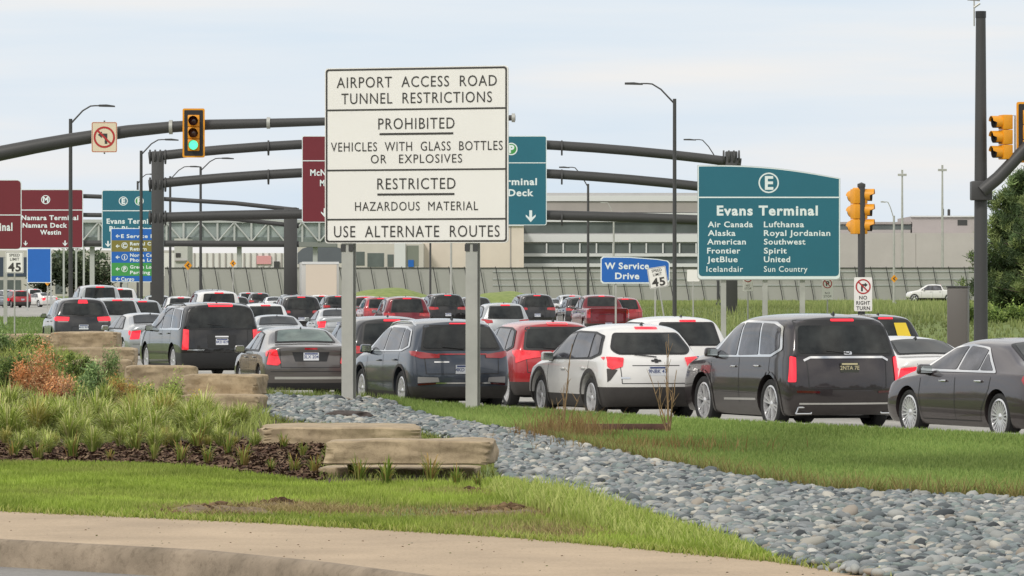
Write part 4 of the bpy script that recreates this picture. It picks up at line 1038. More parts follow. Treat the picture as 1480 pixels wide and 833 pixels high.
FAR = [
 ('suv', 'white', 1001, 69, 16, 'white SUV half hidden behind the white crossover, only its roof showing'),
 ('suv', 'darkgrey', 571, 68, 13, 'black crossover between the two posts of the tunnel sign'),
 ('sedan', 'white', 1372, 84, 20, 'white sedan between the charcoal SUV and the taupe sedan'),
 ('suv', 'black', 1288, 63, 18, 'black SUV with a yellow notice in its window behind the charcoal SUV'),
 ('suv', 'silver', 172, 41, 15, 'silver crossover beside the long black SUV, above the left stone block'),
 ('sedan', 'silver', 232, 49, 17, 'silver sedan mostly hidden by the front of the long black SUV'),
 ('sedan', 'bluesilver', 406, 46, 8, 'pale blue grey sedan with a red brake light right of the long black SUV'),
 ('suv', 'white2', 385, 38.5, 8, 'pale SUV behind the roof of the long black SUV, red light on its roof edge'),
 ('big', 'black', 436, 31.5, 8, 'boxy black SUV left of the white one near the box truck'),
 ('suv', 'white', 466, 22, 10, 'small white SUV in front of the box truck'),
 ('van', 'white', 317, 36, 10, 'white van just above the roof of the long black SUV'),
 ('van', 'black', 309, 30, 8, 'black van ahead of the white van'),
 ('suv', 'white2', 262, 25, 8, 'white SUV at the foot of the gantry post'),
 ('van', 'silver', 145, 34, 10, 'grey van straight ahead of the dark SUV with silver roof rails'),
 ('van', 'white', 172, 31.5, 9, 'white van at the far left of the queue'),
 ('suv', 'silver', 190, 32, 12, 'silver SUV left of the gantry post'),
 ('suv', 'bluesilver', 208, 36, 14, 'pale SUV touching the gantry post with its right side'),
 ('suv', 'red', 531, 24.5, 8, 'small red SUV just right of the left sign post'),
 ('suv', 'redmetal', 551, 26.5, 8, 'dark red SUV with a lit brake light beside the small red one'),
 ('big', 'maroon', 589, 34.5, 7, 'maroon SUV with a large rear window left of the centre'),
 ('suv', 'white2', 628, 27, 8, 'white SUV with a bright tail light right of the maroon SUV'),
 ('big', 'black', 648, 27.5, 10, 'tall black SUV left of the right sign post'),
 ('suv', 'silver', 732, 38, 8, 'dark windowed silver SUV behind the red crossover'),
 ('big', 'darkgrey', 777, 28, 8, 'dark SUV with a white number plate ahead of the red crossover'),
 ('sedan', 'white2', 807, 22, 6, 'white sedan ahead with a red brake light'),
 ('suv', 'silver', 828, 22, 7, 'silver SUV left of the maroon pickup truck'),
 ('suv', 'darkgrey', 843, 26, 8, 'dark SUV partly hidden by the maroon pickup truck'),
 ('pickup', 'maroon', 880, 31.5, 8, 'maroon pickup truck seen from behind near the blue sign'),
 ('suv', 'red', 905, 27.5, 8, 'bright red SUV right of the maroon pickup truck'),
 ('suv', 'silver', 359, 16.5, 6, 'silver SUV far ahead in the middle lane'),
 ('suv', 'darkgrey', 376, 17.5, 6, 'dark SUV far ahead with a red brake light'),
 ('suv', 'silver', 229, 23, 8, 'silver SUV far ahead just left of the gantry post'),
 ('sedan', 'bluesilver', 287, 20, 7, 'pale sedan far ahead beside the street lamp right of the gantry post'),
 ('suv', 'darkgrey', 341, 25, 8, 'dark SUV ahead between the white van and the silver SUV'),
 ('suv', 'navy', 424, 21, 8, 'navy SUV far ahead beside the inner gantry post'),
 ('suv', 'darkgrey', 489, 23, 8, 'dark SUV at the right side of the box truck'),
 ('sedan', 'silver', 492, 36, 9, 'silver sedan seen beside the left post of the tunnel sign'),
 ('suv', 'black', 690, 26, 8, 'black SUV just right of the right sign post'),
 ('sedan', 'white2', 399, 19, 7, 'white sedan far ahead left of the inner gantry post'),
]
for kind, colr, px_, s_, hd, lab in FAR: far_car(kind, colr, px_, s_, hd, lab)
for kind, colr, px_, s_, hd, lab in [
 ('sedan', 'white', 74, 14.6, 32, 'white sedan turning on the far road above the green field'),
 ('suv', 'silver', 18, 14, 25, 'silver SUV at the left edge of the far road'),
 ('suv', 'red', 33, 15, 22, 'red SUV behind the speed limit sign pole on the far road'),
 ('suv', 'white2', 52, 12.5, 20, 'white SUV beyond the white sedan on the far road'),
 ('sedan', 'bluesilver', 3, 15, 30, 'pale sedan cut by the left edge of the picture')]:
    far_car(kind, colr, px_, s_, hd, lab, group='cars on the far road')
far_car('pickup', 'white', 1389, 13.5, 84, 'white pickup truck seen from the side beyond the bank', group=None, dz=0.)

# lowered bank of brake lights is part of each copy; the yellow notice sits in one window only
for o in list(COL.objects):
    if o.get('label', '').startswith('black SUV with a yellow notice'):
        b_ = next(c for c in o.children if c.name.startswith('rear_window') and 'surround' not in c.name)
        co = [v.co for v in b_.data.vertices]; bv = BVHTree.FromPolygons([v[:] for v in co], [p.vertices[:] for p in b_.data.polygons])
        q = []
        for a, z in ((.22, 1.16), (.58, 1.16), (.50, 1.50), (.18, 1.50)):
            h = bv.ray_cast(Vector((a, -3, z)), Vector((0, 1, 0))); q.append((h[0] if h[0] else Vector((a, .2, z))) + Vector((0, -.012, .004)))
        nt_ = MB().add(q, [(0, 1, 2, 3)]).build('window_notice', mat('yellow notice', '#e0c234', .6), o)
# ------------------------------------------------------------------ stones
from mathutils import noise
def stone(x0, x1, ytop, ybot, s, depth, label, rz=0., seed=0, dz=0.):
    rr = np.random.default_rng(seed + 100)
    wd = (x1 - x0) / s; ht = (ybot - ytop) / s
    c = at((x0 + x1) / 2, ybot, s)
    bm = bmesh.new(); bmesh.ops.create_cube(bm, size=1)
    for v in bm.verts: v.co = Vector((v.co.x * wd, v.co.y * depth, (v.co.z + .5) * ht))
    bmesh.ops.subdivide_edges(bm, edges=bm.edges[:], cuts=15, use_grid_fill=True)
    ph = rr.uniform(0, 6, 8)
    for v in bm.verts:
        x, y, z = v.co; u, t, q = x / wd, y / depth, z / ht
        e = sum(a > .46 for a in (abs(u), abs(t), abs(q - .5)))
        k = 1 - (.02 if e >= 2 else 0) * (1 + rr.uniform(0, 2))
        p_ = Vector((x * 2.2, y * 2.2, z * 2.4)) + Vector(ph[:3] * 3)
        f1 = noise.noise(p_); f2 = noise.noise(p_ * 3.1); f3 = noise.noise(p_ * 7.)
        v.co.x = x * k + (.05 * f1 + .035 * f2) * (abs(u) > .45) 
        v.co.y = y * k + (.045 * f1 + .03 * f2 + .02 * f3) * (abs(t) > .45)
        v.co.z = z * (1 - .05 * (abs(u) * 2) ** 6 * (q > .5)) + (.016 * noise.noise(Vector((x * 1.4, y, ph[4]))) + .008 * f2) * (q > .3)
    me = bpy.data.meshes.new('stone_block'); bm.to_mesh(me); bm.free()
    for p in me.polygons: p.use_smooth = True
    me.set_sharp_from_angle(angle=R(50))
    o = link_mesh('stone_block', me, M['stone'], None, (c.x, c.y + depth / 2, c.z + dz), (0, 0, R(rz)))
    md = o.modifiers.new('bevel', 'BEVEL'); md.width = .018; md.segments = 2; md.limit_method = 'ANGLE'
    return tag(o, label, 'stone block', 'sandstone blocks edging the planting bed')
stone(471, 714, 637, 672, 130, 1.1, 'long thick sandstone block lying on top nearest the lawn', -3, 1)
stone(460, 690, 676, 706, 127.4, 1.0, 'lower sandstone block under the long thick one, half sunk in grass', -2, 2)
stone(374, 604, 618, 652, 107, 2.2, 'broad flat sandstone slab behind the long thick block', 2, 3)
stone(268, 378, 542, 572, 86, 1.2, 'upper sandstone block of the pair in front of the grey sedan', -6, 4)
stone(262, 378, 571, 612, 87, 1.2, 'lower sandstone block of the pair in front of the grey sedan', -4, 5)
stone(178, 282, 529, 566, 77, 1.3, 'sandstone block in front of the front wheels of the long black SUV', 4, 6)
stone(72, 170, 480, 506, 64, 1.2, 'upper left sandstone block covering the dark SUV bumper', 0, 7)
stone(74, 194, 503, 540, 65, 1.4, 'sandstone block beneath the upper left one', 3, 8)
stone(-10, 70, 483, 506, 62, 1.2, 'sandstone block at the left edge behind the plants', 3, 9)
stone(100, 186, 520, 560, 72, 1.0, 'sandstone block half hidden behind the green shrub', 3, 10)
o = stone(470, 536, 589, 608, 92, .5, 'dark flat rock lying on the pebbles left of the sign post', 8, 11)
o.name = 'dark_rock'; o.data.materials.clear(); o.data.materials.append(mat('dark rock', '#453d39', .8, var=.3, scale=5)); o['category'] = 'rock'; del o['group']
bm = bmesh.new(); bmesh.ops.create_icosphere(bm, subdivisions=4, radius=1)
for v in bm.verts:
    q = v.co * (1 + .28 * noise.noise(v.co * 1.6 + Vector((3, 1, 2))) + .08 * noise.noise(v.co * 5)); v.co = Vector((q.x * .36, q.y * .25, max(q.z, -.3) * .115 + .05))
m_ = o.data.materials[0]; me = bpy.data.meshes.new('dark_rock'); bm.to_mesh(me); bm.free(); me.materials.append(m_); o.data = me; o.modifiers.clear()
for p_ in me.polygons: p_.use_smooth = True
o.location = at(503, 604, 90); o.location.z = Gz(o.location.x, o.location.y)
# low rusty edging strip in the verge
c = at(902, 637, 98); mb = MB()
c.z = Gz(c.x, c.y)
mb.box((c.x, c.y, c.z + .09), (1.3, .05, .11), rz=.0).box((c.x + .64, c.y + .25, c.z + .09), (.05, .5, .11)).box((c.x - .64, c.y + .25, c.z + .09), (.05, .5, .11))
tag(mb.build('metal_edging', mat('rusty edging', '#5b4238', .85, var=.3, scale=7), bevel=.006), 'low rusty brown edging strip in the grass below the white crossover', 'edging')

# ------------------------------------------------------------------ plants
def leaf_cloud(n, rx, ry, rz_, size, cols, seed, hollow=.35, flat=.6, up=.0, clumps=14, narrow=.42):
    """leaves gathered in clumps through an uneven crown; returns V, F, C around the origin (base at z=0)"""
    r = np.random.default_rng(seed)
    cc = r.normal(0, 1, (clumps, 3)); cc /= np.linalg.norm(cc, axis=1)[:, None]; cc *= r.uniform(hollow, .95, (clumps, 1)) ; cc[:, 2] = np.abs(cc[:, 2]) if up >= 0 else cc[:, 2]
    k = r.integers(0, clumps, n); sp = r.uniform(.18, .42, clumps)
    P = cc[k] + r.normal(0, 1, (n, 3)) * sp[k][:, None] * .6
    P = P * (rx, ry, rz_)
    P[:, 2] = np.abs(P[:, 2]) if up >= 0 else P[:, 2]
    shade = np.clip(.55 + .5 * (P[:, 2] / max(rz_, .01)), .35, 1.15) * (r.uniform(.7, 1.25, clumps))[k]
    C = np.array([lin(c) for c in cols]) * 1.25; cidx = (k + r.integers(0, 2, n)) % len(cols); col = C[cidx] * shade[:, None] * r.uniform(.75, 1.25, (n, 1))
    a = r.uniform(0, 2 * np.pi, n); el = r.uniform(-.3, 1.2, n)
    d = np.c_[np.cos(a) * np.cos(el), np.sin(a) * np.cos(el), np.sin(el)]
    w_ = np.cross(d, r.normal(0, 1, (n, 3))); w_ /= np.linalg.norm(w_, axis=1)[:, None] + 1e-9
    s = size * r.uniform(.6, 1.35, (n, 1))
    V = np.stack([P, P + d * s * .5 + w_ * s * narrow * .5, P + d * s, P + d * s * .5 - w_ * s * narrow * .5], 1).reshape(-1, 3)
    Fc = (np.arange(n)[:, None] * 4 + [0, 1, 2, 3]).reshape(-1, 4)
    return V, Fc, np.repeat(col, 4, 0)
def shrub(px_, pyb, s_, w_, h_, cols, label, n=2600, size=.05, seed=1, cat='shrub', narrow=.42, name='shrub', group=None, clumps=16, upright=False):
    p = at(px_, pyb, s_); z = Gz(p.x, p.y)
    t = thing(name, label, cat, (p.x, p.y, z), group=group)
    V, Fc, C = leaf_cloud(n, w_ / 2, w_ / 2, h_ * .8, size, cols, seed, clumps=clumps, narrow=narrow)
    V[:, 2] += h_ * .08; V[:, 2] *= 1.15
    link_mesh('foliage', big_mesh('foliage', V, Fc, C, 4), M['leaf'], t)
    mb = MB(); rr = random.Random(seed)
    for i in range(9):
        a = rr.uniform(0, 6.28); q = rr.uniform(.2, .8); mb.tube([(0, 0, 0), (math.cos(a) * w_ * .12, math.sin(a) * w_ * .12, h_ * .35), (math.cos(a) * w_ * .4 * q, math.sin(a) * w_ * .4 * q, h_ * .8)], [.010, .008, .003], 5)
    mb.build('stems', mat('twig bark', '#5b4a38', .9), t)
    return t
GRN = ['#6a7f45', '#7d9450', '#90a45c', '#566c3a']; YG = ['#98aa54', '#adbb66', '#7f944a', '#bec27c']; ORG = ['#c98a58', '#dba570', '#ad7550', '#d9b286']; BLU = ['#7a9460', '#90a86c', '#688254', '#a4b67c']; BRN = ['#a39456', '#b8a262', '#87904c', '#b48552']
shrub(58, 560, 80, 1.0, .86, ORG, 'orange leaved shrub in the left planting bed', 5200, .055, 1, narrow=.3)
shrub(84, 590, 86, .85, .62, ORG[1:] + ['#a9826a'], 'lower pinkish orange shrub beside the taller orange one', 3600, .055, 2, narrow=.3)
shrub(138, 570, 82, .62, .80, BLU, 'blue green shrub right of the orange shrubs', 4600, .055, 3)
shrub(172, 590, 85, .70, .55, BRN, 'low shrub with yellow and rust coloured leaves', 2600, .04, 4)
shrub(118, 600, 88, .6, .5, GRN, 'low dark green shrub in front of the blue green one', 2000, .04, 5)
shrub(18, 550, 78, .8, .62, GRN + ['#7a8a48'], 'dark green shrub at the left edge', 5000, .055, 6)
shrub(28, 595, 88, .8, .45, ['#6d6a4a', '#7d7a58', '#59603c'], 'greyish dry shrub at the left edge in front', 2200, .04, 7)
shrub(248, 600, 88, .55, .72, YG, 'tall yellow green shrub touching the stone pair', 3400, .045, 8, narrow=.3)
shrub(216, 605, 90, .6, .55, GRN[1:] + YG[:2], 'green shrub left of the tall yellow green one', 2600, .04, 9)
shrub(288, 596, 90, .4, .40, YG[:2] + ['#b5973f'], 'small yellowish shrub in front of the stone pair', 1400, .035, 10)
shrub(70, 530, 72, .8, .42, GRN + ORG[:1], 'low green shrub below the left stone block', 2000, .04, 12)
shrub(110, 545, 74, .7, .5, GRN + YG[:1], 'rounded green shrub between the orange one and the stone block', 3000, .05, 15)
shrub(-14, 520, 68, 1.2, .5, BLU + GRN, 'wide green shrub under the left edge stone', 4200, .055, 16)
shrub(44, 515, 66, .9, .42, YG + GRN, 'yellowish green shrub just below the left edge stone', 3000, .05, 17)
shrub(200, 575, 82, .6, .42, BRN + YG, 'low rust and green shrub below the front wheels of the long black SUV', 2400, .045, 18)
shrub(158, 545, 74, .5, .62, BLU + GRN, 'upright green shrub against the upper left stone block', 2000, .04, 14)
# long leaved clumps
def clump_mesh(n, h_, seed, cols):
    n = int(n * 1.5)
    r = np.random.default_rng(seed); N = n; seg = 6
    a = r.uniform(0, 2 * np.pi, N); L = h_ * r.uniform(.6, 1.15, N); out = r.uniform(.15, .8, N) * h_; r0 = r.uniform(0, .07, N)
    w0 = r.uniform(.007, .012, N); V = []; C = []
    col = np.array([lin(c) for c in cols])[r.integers(0, len(cols), N)] * r.uniform(.75, 1.25, (N, 1))
    for i in range(seg + 1):
        t = i / seg; rad = r0 + out * t ** 1.6; z = L * (1.35 * t - .62 * t ** 2.6 * (out / h_ + .4)); wd = w0 * (1 - t) ** .6 + .001
        P = np.c_[np.cos(a) * rad, np.sin(a) * rad, z]; W = np.c_[-np.sin(a), np.cos(a), 0 * a] * wd[:, None]
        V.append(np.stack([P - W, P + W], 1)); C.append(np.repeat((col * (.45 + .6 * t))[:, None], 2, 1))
    V = np.stack(V, 1).reshape(-1, 3); C = np.stack(C, 1).reshape(-1, 3)   # n, seg+1, 2
    o = (np.arange(N) * (seg + 1) * 2)[:, None, None]; i = (np.arange(seg) * 2)[None, :, None]
    Fc = (o + i + np.array([0, 1, 3, 2])[None, None]).reshape(-1, 4)
    return big_mesh('long_leaves', V, Fc, C, 4)
LIL = ['#a9bb58', '#bac968', '#ced482', '#90a44c', '#dad69a']
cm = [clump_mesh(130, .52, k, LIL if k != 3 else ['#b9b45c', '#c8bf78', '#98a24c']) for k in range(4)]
spots = []
rr = random.Random(5)
for row, (yb, x0, x1, st) in enumerate([(604, -30, 200, 24), (616, -30, 260, 21), (628, -20, 320, 20), (638, -30, 350, 20), (647, -10, 376, 22), (620, 190, 360, 20), (654, 20, 250, 40)]):
    x_ = x0
    while x_ < x1:
        spots.append((x_ + rr.uniform(-9, 9), yb + rr.uniform(-5, 5))); x_ += st
for i, (x_, y_) in enumerate(spots):
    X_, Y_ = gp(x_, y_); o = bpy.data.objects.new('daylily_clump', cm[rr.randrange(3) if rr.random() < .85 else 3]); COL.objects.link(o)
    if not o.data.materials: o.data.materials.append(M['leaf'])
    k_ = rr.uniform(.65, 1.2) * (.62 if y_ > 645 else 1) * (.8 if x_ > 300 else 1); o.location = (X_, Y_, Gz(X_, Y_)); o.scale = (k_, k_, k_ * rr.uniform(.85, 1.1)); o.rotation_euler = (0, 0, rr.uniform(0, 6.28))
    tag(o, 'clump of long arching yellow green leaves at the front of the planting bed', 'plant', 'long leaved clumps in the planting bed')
# weed tufts along the mulch edge
tm = [clump_mesh(26, .26, 20 + k, ['#9aa84c', '#b4b264', '#7c963c', '#b79a5c']) for k in range(3)]
for i, (x_, y_) in enumerate([(20, 664), (55, 668), (105, 666), (160, 668), (196, 655), (222, 669), (262, 671), (300, 672), (330, 660), (352, 677), (372, 640), (392, 684), (425, 686), (410, 650), (438, 664), (455, 688), (520, 698), (508, 690), (622, 700), (560, 704), (660, 706), (285, 650), (240, 640), (690, 708)]):
    X_, Y_ = gp(x_, y_); o = bpy.data.objects.new('weed_tuft', tm[i % 3]); COL.objects.link(o)
    if not o.data.materials: o.data.materials.append(M['leaf'])
    k_ = rr.uniform(.6, 1.3); o.location = (X_, Y_, Gz(X_, Y_)); o.scale = (k_ * .8, k_ * .8, k_ * 1.1); o.rotation_euler = (0, 0, rr.uniform(0, 6.28))
    tag(o, 'small thin tuft of weeds along the front edge of the mulch', 'weed', 'weed tufts along the mulch')
# mulch chips
P = sample_poly([gp(*p) for p in [(-60, 640), (120, 646), (380, 640), (470, 640), (470, 699), (400, 690), (200, 673), (-60, 668)]], 9000)
n = len(P); a = rng.uniform(0, np.pi, n); l = rng.uniform(.02, .07, n); zz = G(P[:, 0], P[:, 1]) + rng.uniform(.01, .045, n)
d = np.c_[np.cos(a) * l, np.sin(a) * l, rng.normal(0, .015, n)]; w_ = np.c_[-np.sin(a), np.cos(a), np.zeros(n)] * .012; base = np.c_[P, zz]
V = np.stack([base - d - w_, base + d - w_, base + d + w_ + [0, 0, .012], base - d + w_ + [0, 0, .012]], 1).reshape(-1, 3)
C = np.array([lin(c) for c in ('#4a382f', '#5f4b3f', '#33261f', '#6e5a4a', '#7d6a56')])[rng.integers(0, 5, n)] * rng.uniform(.7, 1.2, (n, 1))
tag(link_mesh('mulch_chips', big_mesh('mulch_chips', V, (np.arange(n)[:, None] * 4 + [0, 1, 2, 3]), np.repeat(C, 4, 0), 4), attr_mat('chip', .9, 0, .1)), 'dark brown wood chip mulch at the front of the bed', 'mulch', None, 'stuff')
# scrappy low grass over the bed behind the clumps and under the stones
P = sample_poly([gp(*p) for p in [(-60, 540), (100, 545), (250, 570), (380, 600), (400, 626), (340, 640), (120, 646), (-60, 640)]], 15000)
blades('bed_groundcover', P, .10 + .22 * rng.random(len(P)), .018, '#8a9c4c', '#b4be6a', M['leaf'], lean=.7, label='low yellow green groundcover between the shrubs')
P = sample_poly([gp(*p) for p in [(378, 600), (430, 614), (600, 624), (713, 655), (716, 700), (600, 702), (460, 700), (470, 640), (380, 610)]], 5000)
blades('stone_edge_grass', P, .05 + .07 * rng.random(len(P)), .013, '#6f8a38', '#9aa352', M['blade'], lean=.6, dry=.4 * rng.random(len(P)), label='thin grass growing around the flat stones')
P = sample_poly([(x, y - .25) for x, y in verge_near[3:]] + [(x, y + .35) for x, y in verge_near[3:]][::-1], 3500)
blades('verge_edge_grass', P, .10 + .2 * rng.random(len(P)) ** 2, .014, '#6d7a3c', '#a08f58', M['blade'], lean=.7, dry=.5 * rng.random(len(P)), label='longer brownish grass overhanging the pebble edge')
# bare saplings
def twigs(px_, pyb, s_, tops, label, seed):
    p = at(px_, pyb, s_); z = Gz(p.x, p.y); t = thing('bare_sapling', label, 'sapling', (p.x, p.y, z)); r = random.Random(seed)
    for tx, ty, w_ in tops:
        X_ = (tx - px_) / s_; Z_ = (pyb - ty) / s_; mb = MB()
        pts = [(r.uniform(-.03, .03), r.uniform(-.03, .03), 0)]
        for i in range(1, 7): q = i / 6; pts.append((X_ * q ** .8 + r.uniform(-.012, .012), r.uniform(-.05, .05), Z_ * q))
        mb.tube(pts, [w_ * (1 - .75 * i / 6) for i in range(7)], 6)
        for i in (2, 3, 4, 5):
            b = Vector(pts[i]); mb.tube([b, b + Vector((r.uniform(-.1, .1), r.uniform(-.06, .06), r.uniform(.08, .22)))], [.006, .002], 5)
        mb.build('branch', mat('dry bark', '#8d7556', .9, var=.2, scale=6), t)
    return t
twigs(966, 634, 99, [(950, 556, .016), (963, 500, .018), (972, 560, .012), (978, 540, .012), (940, 545, .010), (966, 488, .010)], 'leafless forked sapling in front of the charcoal SUV', 3)
twigs(812, 628, 97, [(805, 580, .010), (822, 524, .013), (826, 500, .010), (838, 575, .010), (798, 585, .008), (814, 560, .010)], 'thin dry stems in front of the white crossover', 4)
P = np.array(gp(818, 634))[None] + rng.normal(0, 1, (900, 2)) * (.32, .9)
blades('dry_weeds', P, .15 + .35 * rng.random(900) ** 2, .012, '#a08a5c', '#8a6a48', M['leaf'], lean=.6, label='dry reddish weeds around the thin stems')
P = np.array(gp(940, 652))[None] + rng.normal(0, 1, (900, 2)) * (.7, 1.2)
blades('dry_grass', P, .08 + .2 * rng.random(900) ** 2, .012, '#9a8352', '#80683f', M['leaf'], lean=.6, label='dry tan grass at the pebble edge below the sapling')
# ------------------------------------------------------------------ signs
M['sign_white'] = mat('white sign face', '#eceae5', .55, var=.02, scale=.7)
M['sign_black'] = mat('black sign ink', '#3c3a38', .6)
M['sign_teal'] = mat('teal sign face', '#1f6677', .5, var=.04, scale=.5)
M['sign_maroon'] = mat('maroon sign face', '#6e1f2a', .5, var=.04, scale=.5)
M['sign_blue'] = mat('blue sign face', '#1a62b4', .5, var=.04, scale=.6)
M['sign_olive'] = mat('olive sign face', '#7d7634', .5); M['sign_green'] = mat('green sign face', '#3f9448', .5)
M['sign_ink'] = mat('white reflective lettering', '#dfe9e8', .5)
M['sign_back'] = mat('aluminium sign edge', '#b9bcb8', .4, metal=.5)
M['red_ink'] = mat('red sign ink', '#b02a2c', .5)
M['yel'] = mat('signal yellow', '#e39a1e', .42, var=.05, scale=3)
M['lens_off_red'] = mat('unlit red lens', '#521a14', .2, coat=.8); M['lens_off_amber'] = mat('unlit amber lens', '#6a3512', .2, coat=.8)
M['lens_green'] = mat('lit green lens', '#40e0a0', .3, emit='#5dffb4', estr=1.6)
def panel(root, x0, x1, z0, z1, face, r=.08, t=.04, border=None, bw=.03, name='panel', y=0.):
    MB().prism(rrect(x0, x1, z0, z1, r), y, y + t).build(name, face, root)
    if border:
        o = rrect(x0 + bw * .6, x1 - bw * .6, z0 + bw * .6, z1 - bw * .6, r * .8); i = rrect(x0 + bw * 1.6, x1 - bw * 1.6, z0 + bw * 1.6, z1 - bw * 1.6, r * .6)
        ring(o, i, y - .004, root, border, 'border')
def ring(o, i, y, root, m, name):
    k = len(o); mb = MB(); mb.add([(a, y, b) for a, b in o] + [(a, y, b) for a, b in i], [(j, (j + 1) % k, k + (j + 1) % k, k + j) for j in range(k)])
    return mb.build(name, m, root)
def circ(x, z, r, n=28): return [(x + r * math.cos(2 * math.pi * i / n), z + r * math.sin(2 * math.pi * i / n)) for i in range(n)]
def flat(poly, y, root, m, name): return MB().add([(a, y, b) for a, b in poly], [tuple(range(len(poly)))]).build(name, m, root)
def bar(x0, x1, z, t, y, root, m, name='rule'): return flat([(x0, z - t / 2), (x1, z - t / 2), (x1, z + t / 2), (x0, z + t / 2)], y, root, m, name)
def arrow(x, z, h, root, m, y=-.01, ang=0.):
    p = [(0, -.5), (.42, -.02), (.42, .14), (.12, -.10), (.12, .5), (-.12, .5), (-.12, -.10), (-.42, .14), (-.42, -.02)]
    c, s_ = math.cos(ang), math.sin(ang); p = [((a * c - b * s_) * h + x, (a * s_ + b * c) * h + z) for a, b in p]
    # two convex-ish pieces keep the head clean
    return flat(p, y, root, m, 'arrow')

# --- the big white tunnel sign
s = 85.2; c = at(601, 422, s); RZ = -20
t = thing('restriction_sign', 'large white sign on two grey posts listing the airport access road tunnel restrictions', 'sign', (c.x, c.y, 0), R(RZ))
W_ = 3.33; x0, x1 = -W_ / 2, W_ / 2
Zp = lambda y: CAMZ - (y - HZ) / s          # pixel row on the sign -> height
z1, z0 = Zp(97), Zp(351.5)
panel(t, x0, x1, z0, z1, M['sign_white'], .06, .03)
def blk_outline(a, b):
    o = rrect(x0 + .018, x1 - .018, b, a, .05); i = rrect(x0 + .048, x1 - .048, b + .03, a - .03, .035); ring(o, i, -.005, t, M['sign_black'], 'border')
blk_outline(z1 - .016, z0 + .016)
for yy in (158, 245.5, 317): bar(x0 + .04, x1 - .04, Zp(yy), .028, -.006, t, M['sign_black'])
for body, yy, cap, wpx in (('AIRPORT  ACCESS  ROAD', 118, 15.5, 233), ('TUNNEL  RESTRICTIONS', 141.5, 15.5, 219), ('PROHIBITED', 178.5, 16, 111), ('VEHICLES  WITH  GLASS  BOTTLES', 211.5, 13.2, 250), ('OR   EXPLOSIVES', 229.5, 12.5, 133),
                          ('RESTRICTED', 265.5, 16, 114), ('HAZARDOUS  MATERIAL', 298, 12.8, 179), ('USE  ALTERNATE  ROUTES', 334.5, 16.5, 241)):
    o = text(body, cap / s, 0, Zp(yy), -.007, t, M['sign_black'], spacing=1.12, bold=.0)
    xs_ = [v.co.x for v in o.data.vertices]; k_ = (wpx / s / math.cos(R(RZ))) / (max(xs_) - min(xs_)); mid = (max(xs_) + min(xs_)) / 2
    for v in o.data.vertices: v.co.x = (v.co.x - mid) * k_ + .01
bar(-.66, .68, Zp(193.5), .035, -.006, t, M['sign_black']); bar(-.70, .70, Zp(281), .035, -.006, t, M['sign_black'])
for px_, yb in ((499.5, 578), (680.5, 592)):
    lx = (px_ - 601) / s / math.cos(R(RZ)); 
    wx = c.x + lx * math.cos(R(RZ)); wy = c.y + lx * math.sin(R(RZ)); zb = Gz(wx, wy) - .3
    mb = MB()   # wide flange post
    mb.b2(lx - .105, lx + .105, .035, .05, zb, z0 + .35).b2(lx - .105, lx + .105, .165, .18, zb, z0 + .35).b2(lx - .012, lx + .012, .05, .165, zb, z0 + .35)
    mb.build('post', M['galv'], t)
    MB().b2(lx - .115, lx - .03, .02, .036, z0 - .14, z0 - .02).b2(lx + .03, lx + .115, .02, .036, z0 - .14, z0 - .02).build('bracket', M['dark_steel'], t)
for yy in (120, 190, 262, 330): MB().b2(x0 + .05, x1 - .05, .031, .06, Zp(yy) - .03, Zp(yy) + .03).build('stiffener', M['galv'], t)

# --- Evans terminal sign on the bank
s = 37.; c = at(1111, 422, s); Zp = lambda y: CAMZ - (y - HZ) / s; Xp = lambda x: (x - 1111) / s
t = thing('terminal_sign', 'large teal Evans Terminal sign with a curved top listing airlines', 'sign', (c.x, c.y, 0), R(0))
def curved(xa, xb, zb, ztl, ztr, bow, r=.12, n=18):
    top = [(xa + (xb - xa) * i / n, ztl + (ztr - ztl) * (i / n) + bow * math.sin(math.pi * min(1, i / n * .9 + .05)) ) for i in range(n + 1)]
    return [(xb, zb + r), (xb - .3 * r, zb + .3 * r), (xb - r, zb), (xa + r, zb), (xa + .3 * r, zb + .3 * r), (xa, zb + r)] + top
o_ = curved(Xp(1008), Xp(1214.5), Zp(405), Zp(240), Zp(259), .20)
MB().prism(o_, 0, .09).build('edge', M['sign_back'], t)
def inset(P_, k):
    cx_ = sum(p[0] for p in P_) / len(P_); cz_ = sum(p[1] for p in P_) / len(P_); w_ = max(p[0] for p in P_) - cx_; h_ = max(p[1] for p in P_) - cz_
    return [(cx_ + (a - cx_) * (1 - k / w_), cz_ + (b - cz_) * (1 - k / h_)) for a, b in P_]
flat(inset(o_, .015), -.006, t, M['sign_ink'], 'border'); flat(inset(o_, .055), -.012, t, M['sign_teal'], 'face')
bar(Xp(1010), Xp(1213), Zp(285.5), .05, -.018, t, M['sign_ink'])
zc = Zp(264.5); ring(circ(Xp(1111), zc, .40), circ(Xp(1111), zc, .345), -.018, t, M['sign_ink'], 'emblem_ring'); text('E', .50, Xp(1111), zc, -.018, t, M['sign_ink'], 'emblem_letter', bold=.03)
def fit(o, xa, xb, ax=1.):
    xs_ = [v.co.x for v in o.data.vertices]; k_ = (xb - xa) / (max(xs_) - min(xs_)); m0 = min(xs_)
    for v in o.data.vertices: v.co.x = xa + (v.co.x - m0) * k_
    return o
fit(text('Evans Terminal', .36, 0, Zp(304.5), -.018, t, M['sign_ink'], bold=.035, spacing=1.15), Xp(1036), Xp(1182))
